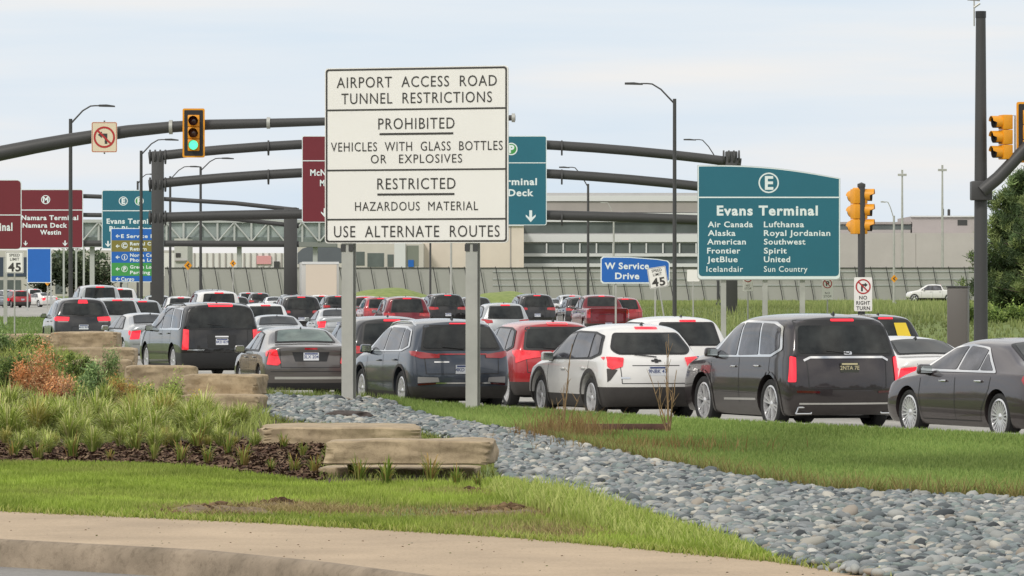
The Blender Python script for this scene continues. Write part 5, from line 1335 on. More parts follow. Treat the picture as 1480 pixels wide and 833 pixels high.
for body, xa, xb, yy in (('Air Canada', 1023, 1088, 324.5), ('Alaska', 1023, 1063, 337), ('American', 1022, 1078, 349.5), ('Frontier', 1022, 1070, 362.5), ('JetBlue', 1022, 1066, 375), ('Icelandair', 1021, 1074, 389),
                        ('Lufthansa', 1104, 1162, 324.5), ('Royal Jordanian', 1104, 1200, 337), ('Southwest', 1104, 1164, 349.5), ('Spirit', 1104, 1137, 362.5), ('United', 1104, 1142, 375), ('Sun Country', 1104, 1167, 389)):
    fit(text(body, .215, 0, Zp(yy), -.018, t, M['sign_ink'], bold=.02 if body not in ('Icelandair', 'Sun Country') else .008, spacing=1.1), Xp(xa), Xp(xb))
for px_ in (1046, 1106, 1160):
    MB().b2(Xp(px_) - .1, Xp(px_) + .1, .1, .28, Gz(c.x + Xp(px_), c.y) - .3, Zp(330)).build('post', M['galv'], t)

# --- W Service Drive
s = 33.; c = at(918, 422, s); Zp = lambda y: CAMZ - (y - HZ) / s; Xp = lambda x: (x - 918) / s
t = thing('street_sign', 'blue W Service Drive sign with a sloping top edge', 'sign', (c.x, c.y, 0))
o_ = [(Xp(968), Zp(406)), (Xp(965), Zp(410)), (Xp(871), Zp(410)), (Xp(868), Zp(407)), (Xp(868), Zp(374)), (Xp(871), Zp(371)), (Xp(910), Zp(371.5)), (Xp(950), Zp(374.5)), (Xp(965), Zp(377)), (Xp(968), Zp(380))]
MB().prism(o_, 0, .06).build('edge', M['sign_ink'], t); flat(inset(o_, .045), -.008, t, M['sign_blue'], 'face')
fit(text('W Service', .27, 0, Zp(384.5), -.014, t, M['sign_ink'], bold=.03), Xp(874), Xp(938)); fit(text('Drive', .27, 0, Zp(399), -.014, t, M['sign_ink'], bold=.03), Xp(889), Xp(924))
for px_ in (890, 947): MB().b2(Xp(px_) - .04, Xp(px_) + .04, .06, .14, Gz(c.x + Xp(px_), c.y) - .2, Zp(380)).build('post', M['galv'], t)

def small_sign(name, label, cat, px_, ytop, ybot, wpx, s, ybase, content, face='sign_white', tilt=0., post='galv', rz=0., group=None, pw=.03, ink='sign_black'):
    c = at(px_, 422, s); t = thing(name, label, cat, (c.x, c.y, 0), rz, group)
    g = Gz(c.x, c.y); Zp = lambda y: CAMZ - (y - HZ) / s; w_ = wpx / s
    z0_, z1_ = Zp(ybot), Zp(ytop); a = []
    MB().prism(rrect(-w_ / 2, w_ / 2, z0_, z1_, .04), 0, .015).build('panel', M[face], t)
    content(t, w_, z0_, z1_)
    MB().tube([(0, .04, g - .3), (0, .04, z1_ - .03)], pw, 8).build('post', M[post], t)
    if tilt:
        piv = Vector((0, 0, g)); 
        for ch in t.children:
            ch.rotation_euler = (0, tilt, 0); ch.location = piv - Matrix.Rotation(tilt, 3, 'Y') @ piv
    return t
def speed45(t, w_, z0_, z1_):
    h_ = z1_ - z0_
    o = rrect(-w_ / 2 + .02, w_ / 2 - .02, z0_ + .02, z1_ - .02, .03); i = rrect(-w_ / 2 + .035, w_ / 2 - .035, z0_ + .035, z1_ - .035, .025); ring(o, i, -.004, t, M['sign_black'], 'border')
    text('SPEED', h_ * .13, 0, z0_ + h_ * .84, -.005, t, M['sign_black'], bold=.02, xs=.9); text('LIMIT', h_ * .13, 0, z0_ + h_ * .65, -.005, t, M['sign_black'], bold=.02, xs=.9)
    fit(text('45', h_ * .38, 0, z0_ + h_ * .28, -.005, t, M['sign_black'], bold=.03), -w_ * .36, w_ * .36)
small_sign('speed_limit_sign', 'white SPEED LIMIT 45 sign on a leaning post in front of the blue street sign', 'sign', 965, 385, 415, 27, 33.5, 456, speed45, tilt=R(-9), pw=.035)
small_sign('speed_limit_sign', 'white SPEED LIMIT 45 sign at the left edge beside the green field', 'sign', 21, 364, 395, 26, 32, 480, speed45, pw=.035)
def prohibit(kind):
    def f(t, w_, z0_, z1_):
        h_ = z1_ - z0_; r_ = w_ * .42; zc_ = z1_ - r_ - .04 if kind != 'left' else (z0_ + z1_) / 2
        if kind == 'p':
            text('P', r_ * 1.0, 0, zc_, -.004, t, M['sign_black'], bold=.03); text('NO', h_ * .1, 0, z0_ + h_ * .30, -.004, t, M['sign_black']); text('STOP', h_ * .1, 0, z0_ + h_ * .14, -.004, t, M['sign_black'])
        else:
            sx = 1 if kind == 'right' else -1
            q = [(-.28, -.62), (-.04, -.62), (-.04, .10), (.22, .10), (.22, -.10), (.60, .22), (.22, .54), (.22, .34), (-.28, .34)]
            flat([(sx * a * r_, zc_ + b * r_) for a, b in q], -.004, t, M['sign_black'], 'turn_arrow')
        ring(circ(0, zc_, r_), circ(0, zc_, r_ * .82), -.006, t, M['red_ink'], 'prohibition_ring')
        sg = -1 if kind != 'left' else -1
        d = r_ * .84 * .707; w2 = r_ * .09 * .707
        flat([(-d - w2, zc_ + d - w2), (-d + w2, zc_ + d + w2), (d + w2, zc_ - d + w2), (d - w2, zc_ - d - w2)], -.008, t, M['red_ink'], 'slash')
        if kind == 'right':
            for k_, b_ in enumerate(('NO', 'RIGHT', 'TURN')): fit(text(b_, h_ * .105, 0, z0_ + h_ * (.40 - .155 * k_), -.004, t, M['sign_black'], bold=.02), -w_ * (.22 if k_ == 0 else .38), w_ * (.22 if k_ == 0 else .38))
    return f
small_sign('no_stopping_sign', 'small white no parking sign below the centre of the teal terminal sign', 'sign', 1081, 394, 421, 15, 36.5, 460, prohibit('p'), pw=.03)
small_sign('no_stopping_sign', 'small white no parking sign below the right corner of the teal terminal sign', 'sign', 1196, 402, 433, 16, 36.5, 460, prohibit('p'), pw=.03)
def blank(t, w_, z0_, z1_): text('SPEED', .09, 0, z1_ - .14, -.004, t, M['sign_black'], xs=.8)
small_sign('small_sign', 'small white sign half hidden by the left corner of the teal terminal sign', 'sign', 1002, 390, 407, 18, 34, 440, lambda *a: None, pw=.03)

# --- gantries
def px_tube(mb, pts, s, rad, n=14, dy=0.):
    P_ = [at(x, y, s) + Vector((0, dy, 0)) for x, y in pts]; mb.tube(P_, rad, n)
def arc(x0, y0, x1, y1, ym, n=16):
    """parabola through both ends and (mid, ym)"""
    return [(x0 + (x1 - x0) * i / n, y0 * (1 - i / n) + y1 * (i / n) + 4 * (i / n) * (1 - i / n) * (ym - (y0 + y1) / 2)) for i in range(n + 1)]
def local(root, o):
    return o
s = 24.
t = thing('sign_gantry', 'wide dark grey overhead gantry with three curved tubes behind the white tunnel sign', 'gantry')
for (a, b, cc, rad) in (((215, 227), (1071, 236), 205, .29), ((215, 267), (1071, 277), 246.5, .29), ((215, 315), (1071, 321), 309, .30)):
    mb = MB(); px_tube(mb, arc(*a, *b, cc), s, rad); mb.build('cross_tube', M['dark_steel'], t, smooth=40)
for x_ in (228, 1057):
    p = at(x_, 422, s); g = Gz(p.x, p.y); mb = MB(); mb.b2(p.x - .36, p.x + .36, p.y - .3, p.y + .3, g - .5, at(0, 219, s).z); mb.build('post', M['dark_steel'], t, bevel=.05)
    for yy in (227, 267, 315):
        mb = MB()
        for k_ in (-1.1, -.36, .36, 1.1):
            q = at(x_ , yy + (1 if x_ > 500 else 0), s); mb.lathe([(.0, -.045), (.44, -.045), (.44, .045), (0, .045)], (q.x + k_ * .42, q.y, q.z), 'x', 16)
        mb.build('flange', M['dark_steel'], t, smooth=30)
for x_ in (258 + 0,): pass
for x_, yy in ((812, 214), (812, 256), (812, 316), (388, 214), (388, 256)):
    q = at(x_, yy, s); MB().lathe([(0, -.05), (.46, -.05), (.46, .05), (0, .05)], q, 'x', 12).build('coupling', M['dark_steel'], t, smooth=30)
s2 = 20.5
t = thing('sign_gantry', 'farther dark gantry with thinner tubes carrying the left maroon and teal signs', 'gantry')
for pts, rad in (([(20, 281), (130, 284), (240, 288), (340, 294), (432, 304)], .16), ([(20, 309), (130, 311), (240, 312), (340, 317), (432, 327)], .16), ([(20, 352), (130, 352), (240, 352), (340, 352.5), (432, 353)], .22)):
    mb = MB(); px_tube(mb, pts, s2, rad, 10); mb.build('cross_tube', M['dark_steel'], t, smooth=40)
p = at(420, 422, s2); mb = MB(); mb.b2(p.x - .46, p.x + .46, p.y - .35, p.y + .35, Gz(p.x, p.y) - .5, at(0, 300, s2).z); mb.build('post', M['dark_steel'], t, bevel=.05)
p = at(-40, 422, s2); mb = MB(); mb.b2(p.x - .46, p.x + .46, p.y - .35, p.y + .35, Gz(p.x, p.y) - .5, at(0, 275, s2).z); mb.build('post', M['dark_steel'], t, bevel=.05)

def gantry_sign(name, label, px0, px1, py0, py1, s, face, dy, items, group=None, r=.12, rule=None):
    c = at((px0 + px1) / 2, 422, s); c.y += dy; t = thing(name, label, 'sign', (c.x, c.y, 0))
    Zp = lambda y: CAMZ - (y - HZ) / s; Xp = lambda x: (x - (px0 + px1) / 2) / s
    MB().prism(rrect(Xp(px0), Xp(px1), Zp(py1), Zp(py0), r), 0, .08).build('edge', M['sign_ink'], t)
    bw = .9 / s * 1.2; flat(rrect(Xp(px0) + bw, Xp(px1) - bw, Zp(py1) + bw, Zp(py0) - bw, r * .8), -.01, t, M[face], 'face')
    if rule: bar(Xp(px0) + bw, Xp(px1) - bw, Zp(rule), 1.3 / s, -.02, t, M['sign_ink'])
    for it in items:
        if it[0] == 't':
            _, body, xa, xb, yy, cap = it; fit(text(body, cap / s, 0, Zp(yy), -.02, t, M['sign_ink'], bold=.03, spacing=1.12), Xp(xa), Xp(xb))
        elif it[0] == 'a': arrow(Xp(it[1]), Zp(it[2]), it[3] / s, t, M['sign_ink'], -.02, it[4] if len(it) > 4 else 0)
        elif it[0] == 'e':
            _, ch, x_, yy, rp = it[:5]
            if len(it) > 5: flat(circ(Xp(x_), Zp(yy), rp / s), -.015, t, M[it[5]], 'emblem_disc')
            ring(circ(Xp(x_), Zp(yy), rp / s), circ(Xp(x_), Zp(yy), rp * .82 / s), -.022, t, M['sign_ink'], 'emblem_ring'); text(ch, rp * 1.15 / s, Xp(x_), Zp(yy), -.024, t, M['sign_ink'], 'emblem_letter', bold=.05)
        elif it[0] == 'b':
            _, ya, yb, fc = it; flat([(Xp(px0) + bw, Zp(yb)), (Xp(px1) - bw, Zp(yb)), (Xp(px1) - bw, Zp(ya)), (Xp(px0) + bw, Zp(ya))], -.014, t, M[fc], 'row')
    return t
gantry_sign('overhead_sign', 'maroon overhead sign mostly hidden behind the left edge of the white tunnel sign', 437, 560, 197, 322, 24, 'sign_maroon', -.6, [('t', 'McNamara Terminal', 449, 551, 250, 8.5), ('t', 'McNamara Deck', 463, 535, 265, 8.5), ('t', 'Westin', 478, 520, 281, 8.5), ('e', 'M', 498, 215, 8), ('a', 470, 308, 13), ('a', 530, 308, 13)], rule=233)
gantry_sign('overhead_sign', 'teal overhead sign mostly hidden behind the right edge of the white tunnel sign', 655, 790, 197, 326, 24, 'sign_teal', -.6, [('t', 'Evans Terminal', 668, 776, 263, 9.5), ('t', 'Big Blue Deck', 672, 771, 279, 9.5), ('e', 'E', 700, 216, 9), ('e', 'P', 739, 216, 9, 'sign_green'), ('a', 767, 313, 17), ('a', 690, 313, 17)], rule=236)
gantry_sign('overhead_sign', 'maroon sign with a circled M and two small arrows on the farther gantry', 12, 121, 274, 359, 20.5, 'sign_maroon', -.5, [('t', 'McNamara Terminal', 18, 114, 315, 6.5), ('t', 'McNamara Deck', 20, 98, 326, 6.5), ('t', 'Westin', 59, 89, 336, 6.5), ('e', 'M', 67, 289, 6.5), ('a', 38, 352, 7), ('a', 95, 352, 8)], rule=304)
gantry_sign('overhead_sign', 'teal sign with two circled letters left of the gantry post', 148, 235, 275, 360, 20.5, 'sign_teal', -.5, [('t', 'Evans Terminal', 155, 229, 320, 7), ('t', 'Big Blue Deck', 159, 226, 331, 7), ('e', 'E', 179, 291, 6.5), ('e', 'P', 202, 291, 6.5, 'sign_green'), ('a', 157, 353, 9)], rule=305)
tt = gantry_sign('guide_sign', 'maroon sign cut by the left edge of the picture, ending in the letters al', -110, 31, 260, 361, 26, 'sign_maroon', 0, [('t', 'McNamara Terminal', -96, 18, 328, 11), ('e', 'M', -40, 286, 10)], rule=311, r=.25)
c_ = tt.location
for lx in (-1.8, 1.8): MB().b2(lx - .1, lx + .1, .1, .25, Gz(c_.x + lx, c_.y) - .3, 4.0).build('post', M['galv'], tt)
tt = gantry_sign('guide_sign', 'directional sign of blue, olive and green rows with left arrows beside the gantry post', 160, 233, 330, 408, 22, 'sign_blue', 0,
    [('b', 347.5, 364, 'sign_olive'), ('b', 380, 399, 'sign_green'), ('a', 170, 341.5, 6, -math.pi / 2), ('t', 'E Service Dr', 175, 229, 341.5, 5), ('a', 170, 356, 6, -math.pi / 2), ('e', 'C', 180, 355, 4.5), ('t', 'Rental Car', 188, 226, 352.5, 4.6), ('t', 'Return', 188, 212, 360, 4.6),
     ('a', 170, 372, 6, -math.pi / 2), ('e', 'i', 180, 372, 4.5), ('t', 'North Cell', 188, 224, 369, 4.6), ('t', 'Phone Lot', 188, 224, 376, 4.6), ('a', 170, 389, 6, -math.pi / 2), ('e', 'P', 180, 389, 4.5), ('t', 'Green Lot', 188, 222, 386, 4.6), ('t', 'Parking', 188, 217, 394, 4.6), ('a', 170, 403.5, 6, -math.pi / 2), ('t', 'Cargo', 175, 194, 403.5, 5)], r=.05)
c_ = tt.location
for ch_r in (347.5, 364, 380, 399): pass
for lx in (-1.0, 1.0): MB().b2(lx - .07, lx + .07, .1, .2, Gz(c_.x + lx, c_.y) - .3, CAMZ + 2.8).build('post', M['dark_steel'], tt)
# the back panel of a blue board
tt = gantry_sign('blue_board', 'plain blue board on white posts below the maroon sign', 39, 74, 359, 409, 17, 'sign_panel' if 'sign_panel' in M else 'sign_blue', 0, [], r=.04)
tt.location.z = 0
for lx in (-1.0, 1.0): MB().b2(lx - .06, lx + .06, .1, .2, Gz(tt.location.x + lx, tt.location.y) - .3, CAMZ + 3.0).build('post', M['sign_back'], tt)

# --- traffic signals
def signal_head(root, x, y, z, k=1., rz=0., plate=False, lit=None, depth=.22):
    """three section head, lenses towards -y before rotation; returns the head part"""
    h = empty('signal_head', (x, y, z), rz); h.parent = root
    if plate:
        MB().prism(rrect(-.33 * k, .33 * k, -.73 * k, .73 * k, .05), .0, .02).build('backplate', M['yel'], h)
        MB().prism(rrect(-.28 * k, .28 * k, -.68 * k, .68 * k, .03), -.006, -.002).build('backplate_face', M['trim'], h)
    for i, lens in enumerate(('lens_off_red', 'lens_off_amber', 'lens_green' if lit else 'lens_off_red')):
        zc_ = (.36 - .36 * i) * k; b = MB(); b.b2(-.175 * k, .175 * k, -.05 if plate else -.02, depth, zc_ - .175 * k, zc_ + .175 * k)
        yf = -.05 if plate else -.02
        hs = b.build('housing', M['yel'], h, bevel=.02)
        # visor: open tunnel with the lower part missing
        mb = MB(); n = 18; vs = []; fs = []
        for j in range(n + 1):
            a = R(-50 + 280 * j / n); cx_, cz_ = math.cos(a) * .15 * k, math.sin(a) * .15 * k
            L_ = .26 * k * (1 if 0 <= math.degrees(a) <= 180 else .62)
            vs += [(cx_, yf, zc_ + cz_), (cx_, yf - L_, zc_ + cz_), (cx_ * .95, yf - L_, zc_ + cz_ * .95), (cx_ * .95, yf, zc_ + cz_ * .95)]
        for j in range(n):
            for q in range(4): a_ = j * 4; fs.append((a_ + q, a_ + 4 + q, a_ + 4 + (q + 1) % 4, a_ + (q + 1) % 4))
        mb.add(vs, fs).build('visor', M['yel'], h, smooth=40)
        MB().lathe([(0, yf - .03), (.09 * k, yf - .022), (.135 * k, yf - .004)], (0, 0, zc_), 'y', 20).build('lens', M[lens], h, smooth=60)
        if not plate or True:
            MB().lathe([(.136 * k, yf - .006), (.142 * k, yf - .2 * k)], (0, 0, zc_), 'y', 20).build('visor_lining', M['trim'], h, smooth=60)
    return h
# near-left mast arm
s = 50.
t = thing('mast_arm', 'long dark grey curved signal mast arm reaching in from the left edge', 'mast arm')
arm = [(-75, 242), (-30, 230), (0, 222), (50, 212), (100, 203), (145, 196), (185, 190), (245, 184), (300, 180.5), (380, 178.5), (465, 176), (540, 174), (600, 173), (680, 171.5), (745, 170.5)]
mb = MB(); px_tube(mb, arm, s, [.26, .235, .22, .21, .20, .19, .18, .165, .15, .135, .12, .11, .10, .09, .08], 16); mb.build('arm_tube', M['dark_steel'], t, smooth=40)
p = at(-75, 422, s); mb = MB(); mb.tube([(p.x, p.y, Gz(p.x, p.y) - .3), (p.x, p.y, at(0, 200, s).z)], [.24, .19], 16); mb.build('mast_pole', M['dark_steel'], t, smooth=40)
for x_, y_, rr_ in ((247, 184, .21), (388, 178, .17), (742, 170.5, .13)):
    q = at(x_, y_, s); MB().lathe([(0, -.05), (rr_, -.05), (rr_, .05), (0, .05)], q, 'x', 14).build('arm_band', M['galv'], t, smooth=30)
q = at(281, 193, s); t2 = thing('traffic_light', 'yellow backplated traffic light showing green on the left mast arm', 'traffic light', (q.x, q.y - .34, q.z))
signal_head(t2, 0, 0, 0, .97, 0, True, True)
MB().b2(-.03, .03, .02, .25, -.5, .5).build('bracket', M['dark_steel'], t2)
def noleft(t, w_, z0_, z1_): prohibit('left')(t, w_, z0_, z1_)
c = at(152, 199, s); t = thing('no_left_turn_sign', 'white no left turn sign hanging on the left mast arm', 'sign', (c.x, c.y - .30, c.z))
MB().prism(rrect(-.37, .37, -.44, .44, .05), 0, .012).build('panel', mat('cream sign face', '#ddd0b4', .55), t); prohibit('left')(t, .74, -.44, .44)
MB().b2(-.02, .02, .015, .1, -.48, .48).build('bracket', M['dark_steel'], t)
ring(rrect(-.355, .355, -.425, .425, .04), rrect(-.34, .34, -.41, .41, .03), -.003, t, M['red_ink'], 'border')
# right mast
s = 60.; p = at(1417.5, 422, s); g = Gz(p.x, p.y)
t = thing('signal_mast', 'tall dark grey signal mast with a rising arm at the right edge', 'mast')
MB().tube([(p.x, p.y, g - .3), (p.x, p.y, at(0, 275, s).z), (p.x, p.y, at(0, 20, s).z)], [.175, .155, .118], 16).build('mast_pole', M['dark_steel'], t, smooth=40)
q = at(1417.5, 276, s); MB().box((q.x, q.y - .08, q.z), (.5, .5, .46)).build('clamp_box', M['dark_steel'], t, bevel=.03)
mb = MB(); px_tube(mb, [(1417, 277), (1440, 258), (1460, 237), (1482, 213), (1510, 192), (1560, 172), (1640, 160)], s, [.155, .155, .15, .145, .14, .13, .12], 16, dy=-.35); mb.build('arm_tube', M['dark_steel'], t, smooth=40)
q = at(1417.5, 20, s); MB().tube([(q.x, q.y, q.z - .1), (q.x, q.y, q.z + .06)], .13, 14).build('cap', M['trim'], t, smooth=40)
MB().tube([(q.x - .16, q.y, q.z - .3), (q.x - .16, q.y, q.z + .35)], .02, 6).tube([(q.x - .16, q.y, q.z + .15), (q.x - .02, q.y, q.z + .25)], .03, 6).tube([(q.x - .32, q.y, q.z + .35), (q.x - .02, q.y, q.z + .33)], .035, 6).build('sensor', M['galv'], t)
q = at(1446, 199, s); t2 = thing('traffic_light', 'yellow traffic light seen from the side above the right mast arm', 'traffic light', (q.x, q.y - .3, q.z))
signal_head(t2, 0, 0, 0, 1.0, R(-72), False); MB().tube([(.12, .0, .52), (.32, .0, .52), (.32, .0, -.75)], .022, 8).build('bracket', M['galv'], t2)
q = at(1487, 192, s); t2 = thing('traffic_light', 'second traffic light on the right arm, cut by the right edge', 'traffic light', (q.x, q.y - .3, q.z)); signal_head(t2, 0, 0, 0, 1.0, R(0), True)
# pedestal signal
s = 62.; p = at(1245, 422, s); g = Gz(p.x, p.y)
t = thing('signal_pole', 'dark signal pole with a round cap right of the teal terminal sign', 'pole', (p.x, p.y, g)); 
MB().tube([(0, 0, -.3), (0, 0, at(0, 267, s).z - g)], .085, 14).lathe([(0, .07), (.095, .03), (.095, -.04)], (0, 0, at(0, 268, s).z - g), 'z', 14).build('pole_shaft', M['dark_steel'], t, smooth=40)
q = at(1239, 306, s); t2 = thing('traffic_light', 'yellow traffic light on the left side of the signal pole', 'traffic light', (q.x + .0, q.y + .14, q.z)); signal_head(t2, 0, 0, 0, .98, R(205), False)
q = at(1256, 304, s); t2 = thing('traffic_light', 'yellow traffic light with visors to the right of the signal pole', 'traffic light', (q.x - .14, q.y + .1, q.z)); signal_head(t2, 0, 0, 0, .98, R(80), False)
c = at(1247, 422, s); t = thing('no_right_turn_sign', 'white NO RIGHT TURN sign fixed to the signal pole', 'sign', (c.x, c.y - .11, 0)); z1_, z0_ = at(0, 401, s).z, at(0, 450, s).z
MB().prism(rrect(-.21, .21, z0_, z1_, .03), 0, .012).build('panel', M['sign_white'], t); prohibit('right')(t, .42, z0_, z1_)
# grey cabinet
s = 55.; p = at(1385, 422, s); g = Gz(p.x, p.y); t = thing('control_cabinet', 'tall grey control cabinet left of the signal mast', 'cabinet', (p.x, p.y, g - .05), R(-12))
zt = at(0, 413, s).z - g
MB().b2(-.27, .27, -.22, .22, 0, zt).build('body', mat('cabinet paint', '#66625e', .55, var=.08, scale=2), t, bevel=.015)
MB().b2(-.24, .24, -.235, -.222, .12, zt - .06).build('door', mat('cabinet door', '#5d5955', .5), t, bevel=.004); MB().b2(-.2, -.17, -.26, -.236, .65, .8).build('handle', M['galv'], t); MB().b2(-.29, .29, -.25, .24, zt, zt + .04).build('lid', M['dark_steel'], t)

# --- street lamps
def lamp(px_, ytop, s, hx, hy, label, dark=True, ybase=None, kx=None, group='street lamps along the road', r0=None):
    p = at(px_, 422, s); g = Gz(p.x, p.y); m = M['dark_steel'] if dark else M['galv']
    t = thing('street_lamp', label, 'street lamp', (p.x, p.y, g), group=group)
    zt = at(0, ytop, s).z - g; r_ = r0 or .11
    MB().tube([(0, 0, 0), (0, 0, zt)], [r_, r_ * .8], 12).lathe([(.2, 0), (.2, .25), (r_, .3)], n=12).build('pole', m, t, smooth=40)
    dx = (hx - px_) / s; dz = (ytop - hy) / s; sg = 1 if dx > 0 else -1; L = abs(dx); e = L * .50
    MB().tube([(0, 0, zt - .25), (sg * e * .55, 0, zt + dz * .62), (sg * e * .9, 0, zt + dz * .97), (sg * e * 1.1, 0, zt + dz), (sg * L * .68, 0, zt + dz)], [.045, .04, .038, .036, .034], 8).build('arm', m, t, smooth=40)
    a0, a1 = sorted((sg * L * .64, sg * L)); vs = []
    MB().prism([(a0, zt + dz - .05), (a1, zt + dz - .07), (a1, zt + dz + .0), ((a0 + a1) / 2, zt + dz + .06), (a0, zt + dz + .05)], -.14, .14).build('lamp_head', m, t)
    return t
lamp(102, 172, 29, 166, 153, 'nearest left street lamp, in front of the maroon signs')
lamp(204, 218, 24, 258, 202, 'street lamp in front of the blue and olive directional sign')
lamp(199, 262, 17, 226, 252, 'shorter street lamp just behind the one at the directional sign')
lamp(246, 255, 18.5, 291, 241, 'street lamp just right of the left gantry post')
lamp(290, 242, 20, 338, 229, 'street lamp right of the green traffic light')
lamp(975, 143, 29, 903, 121, 'tallest right street lamp crossing the gantry tubes with its arm to the left')
lamp(1038, 229, 19, 988, 202, 'street lamp behind the left edge of the teal terminal sign')
lamp(850, 266, 19, 808, 242, 'street lamp left of the blue street sign')
lamp(652, 300, 16, 620, 288, 'pale street lamp seen between the sign posts', dark=False)
lamp(622, 300, 15, 640, 290, 'thin dark pole seen below the white tunnel sign')
lamp(1292, 312, 17, 1273, 292, 'pale street lamp in front of the right building', dark=False)
lamp(887, 310, 14, 868, 293, 'faint pale street lamp in front of the parking building', dark=False)
for i, (px_, yt) in enumerate(((1304, 253), (1362, 246))):
    p = at(px_, 422, 9.); t = thing('high_mast_light', ('high mast light on the left above the right building', 'high mast light on the right above the right building')[i], 'light mast', (p.x, p.y, 0)); zt = at(0, yt, 9.).z
    MB().tube([(0, 0, 0), (0, 0, zt)], [.28, .13], 8).build('pole', M['galv'], t); MB().box((0, 0, zt), (1.4, .4, .35)).box((0, 0, zt + .5), (.3, .3, .6)).build('lamp_ring', M['galv'], t)
# warning chevrons, small yellow
for px_, yy, sc_, lab in ((272 + 0, 384, 20, 'small yellow warning sign left of the middle street lamp'), (337, 381, 16, 'small yellow warning sign on the fence line behind the gantry'), (1292, 403, 17.2, 'small yellow warning sign on the pale right street lamp'), (69, 408, 16, 'small orange warning sign below the blue board')):
    p = at(px_, yy, sc_); t = thing('warning_sign', lab, 'sign', (p.x, p.y - .3, p.z)); flat([(0, -.34), (.30, 0), (0, .34), (-.30, 0)], 0, t, M['yel'], 'panel'); flat([(-.12, 0), (.1, .2), (.1, .08), (-.0, 0), (.1, -.08), (.1, -.2)], -.01, t, M['sign_black'], 'symbol')
    MB().tube([(0, .05, .3), (0, .05, Gz(p.x, p.y) - p.z)], .05, 6).build('post', M['galv'], t)
# yellow notice in the window of the black SUV behind

# a line of lettering with wide gaps becomes one object per word
def split_words():
    for o in [o for o in COL.objects if o.type == 'MESH' and o.name.split('.')[0] in ('lettering', 'plate_characters')]:
        me = o.data; n = len(me.vertices); par = list(range(n))
        def find(a):
            while par[a] != a: par[a] = par[par[a]]; a = par[a]
            return a
        for p in me.polygons:
            v0 = find(p.vertices[0])
            for v in p.vertices[1:]: par[find(v)] = v0
        isl = {}
        for i in range(n): isl.setdefault(find(i), []).append(i)
        X = [v.co.x for v in me.vertices]; Z = [v.co.z for v in me.vertices]; cap = max(Z) - min(Z)
        gl = sorted((min(X[i] for i in g), max(X[i] for i in g), g) for g in isl.values()); words = []; end = None
        for a, b, g in gl:
            if end is None or a - end > cap * .38: words.append([])
            words[-1] += g; end = b if end is None or a - end > cap * .38 else max(end, b)
        if len(words) < 2: continue
        P = [tuple(v.co) for v in me.vertices]
        for w_ in words:
            s_ = {v: i for i, v in enumerate(w_)}; F_ = [tuple(s_[v] for v in p.vertices) for p in me.polygons if p.vertices[0] in s_]
            m2 = bpy.data.meshes.new('lettering'); m2.from_pydata([P[i] for i in w_], [], F_); c = bpy.data.objects.new('lettering', m2); COL.objects.link(c); m2.materials.append(me.materials[0]); c.parent = o.parent; c.location = o.location; c.rotation_euler = o.rotation_euler
        bpy.data.objects.remove(o)
split_words()
# ------------------------------------------------------------------ fence wall, buildings, bridge, trees
def facade(name, color, **k): return mat(name, color, .8, var=.05, scale=.25, **k)
s = 12.; Y0 = F / s
t = thing('perimeter_fence', 'long grey perimeter fence wall with leaning dark posts behind the road', 'fence')
zb, zt = at(0, 436, s).z - 1.2, at(0, 388, s).z
xa, xb = at(238, 0, s).x, at(1500, 0, s).x
MB().b2(xa, xb, Y0, Y0 + .2, zb, zt).build('wall_panel', mat('fence mesh grey', '#a2a29c', .8, var=.06, scale=.12), t)
MB().b2(xa, xb, Y0 - .12, Y0 + .05, zt, zt + .1).build('top_rail', M['dark_steel'], t)
k = 0
fence_p = None
for i in range(56):
    x = xa + .9 + i * 1.88
    if x > xb: break
    if fence_p is None:
        fence_p = MB().tube([(-.55, -.6, zt + .2), (-.45, -.5, zt - .2), (.15, -.45, zb + 1.7), (.32, -.4, zb)], [.05, .06, .06, .06], 6).build('post', M['dark_steel'], t); o = fence_p
    else:
        o = fence_p.copy(); COL.objects.link(o); o.parent = t
    o.location = (x, Y0, 0)
for yy in (393, 403.5, 412.5):
    x0_, x1_ = at(712, 0, s).x, at(1405, 0, s).x
    MB().b2(x0_, x1_, Y0 - .09, Y0 - .02, at(0, yy, s).z - .07, at(0, yy, s).z + .07).build('rail', M['sign_back'], t)
# grass mounds in front of the fence
for (xc, yc, wpx, hpx, lab) in ((562, 432, 140, 17, 'rounded grassy mound before the fence below the tunnel sign'), (730, 438, 110, 18, 'grassy mound before the fence right of the right sign post')):
    ss = 13.5; p = at(xc, yc, ss); V = []; n = 40; m_ = 12
    for i in range(n + 1):
        for j in range(m_ + 1):
            u = i / n * 2 - 1; v = j / m_ * 2 - 1; r2 = min(1, u * u + v * v)
            V.append((p.x + u * wpx / ss * .6, p.y + v * 14, Gz(p.x, p.y) - .1 + (p.z - Gz(p.x, p.y) + (hpx / ss)) * (1 - r2) ** .8 + .06 * math.sin(9 * u + 5 * v)))
    Fs = [(i * (m_ + 1) + j, (i + 1) * (m_ + 1) + j, (i + 1) * (m_ + 1) + j + 1, i * (m_ + 1) + j + 1) for i in range(n) for j in range(m_)]
    me = big_mesh('grass_mound', np.array(V), np.array(Fs), k=4); 
    for q in me.polygons: q.use_smooth = True
    o = link_mesh('grass_mound', me, mat('mound grass', '#8a9656', .95, color2='#6f7f40', scale=1.2, bump=.5, bscale=5)); tag(o, kind='structure')

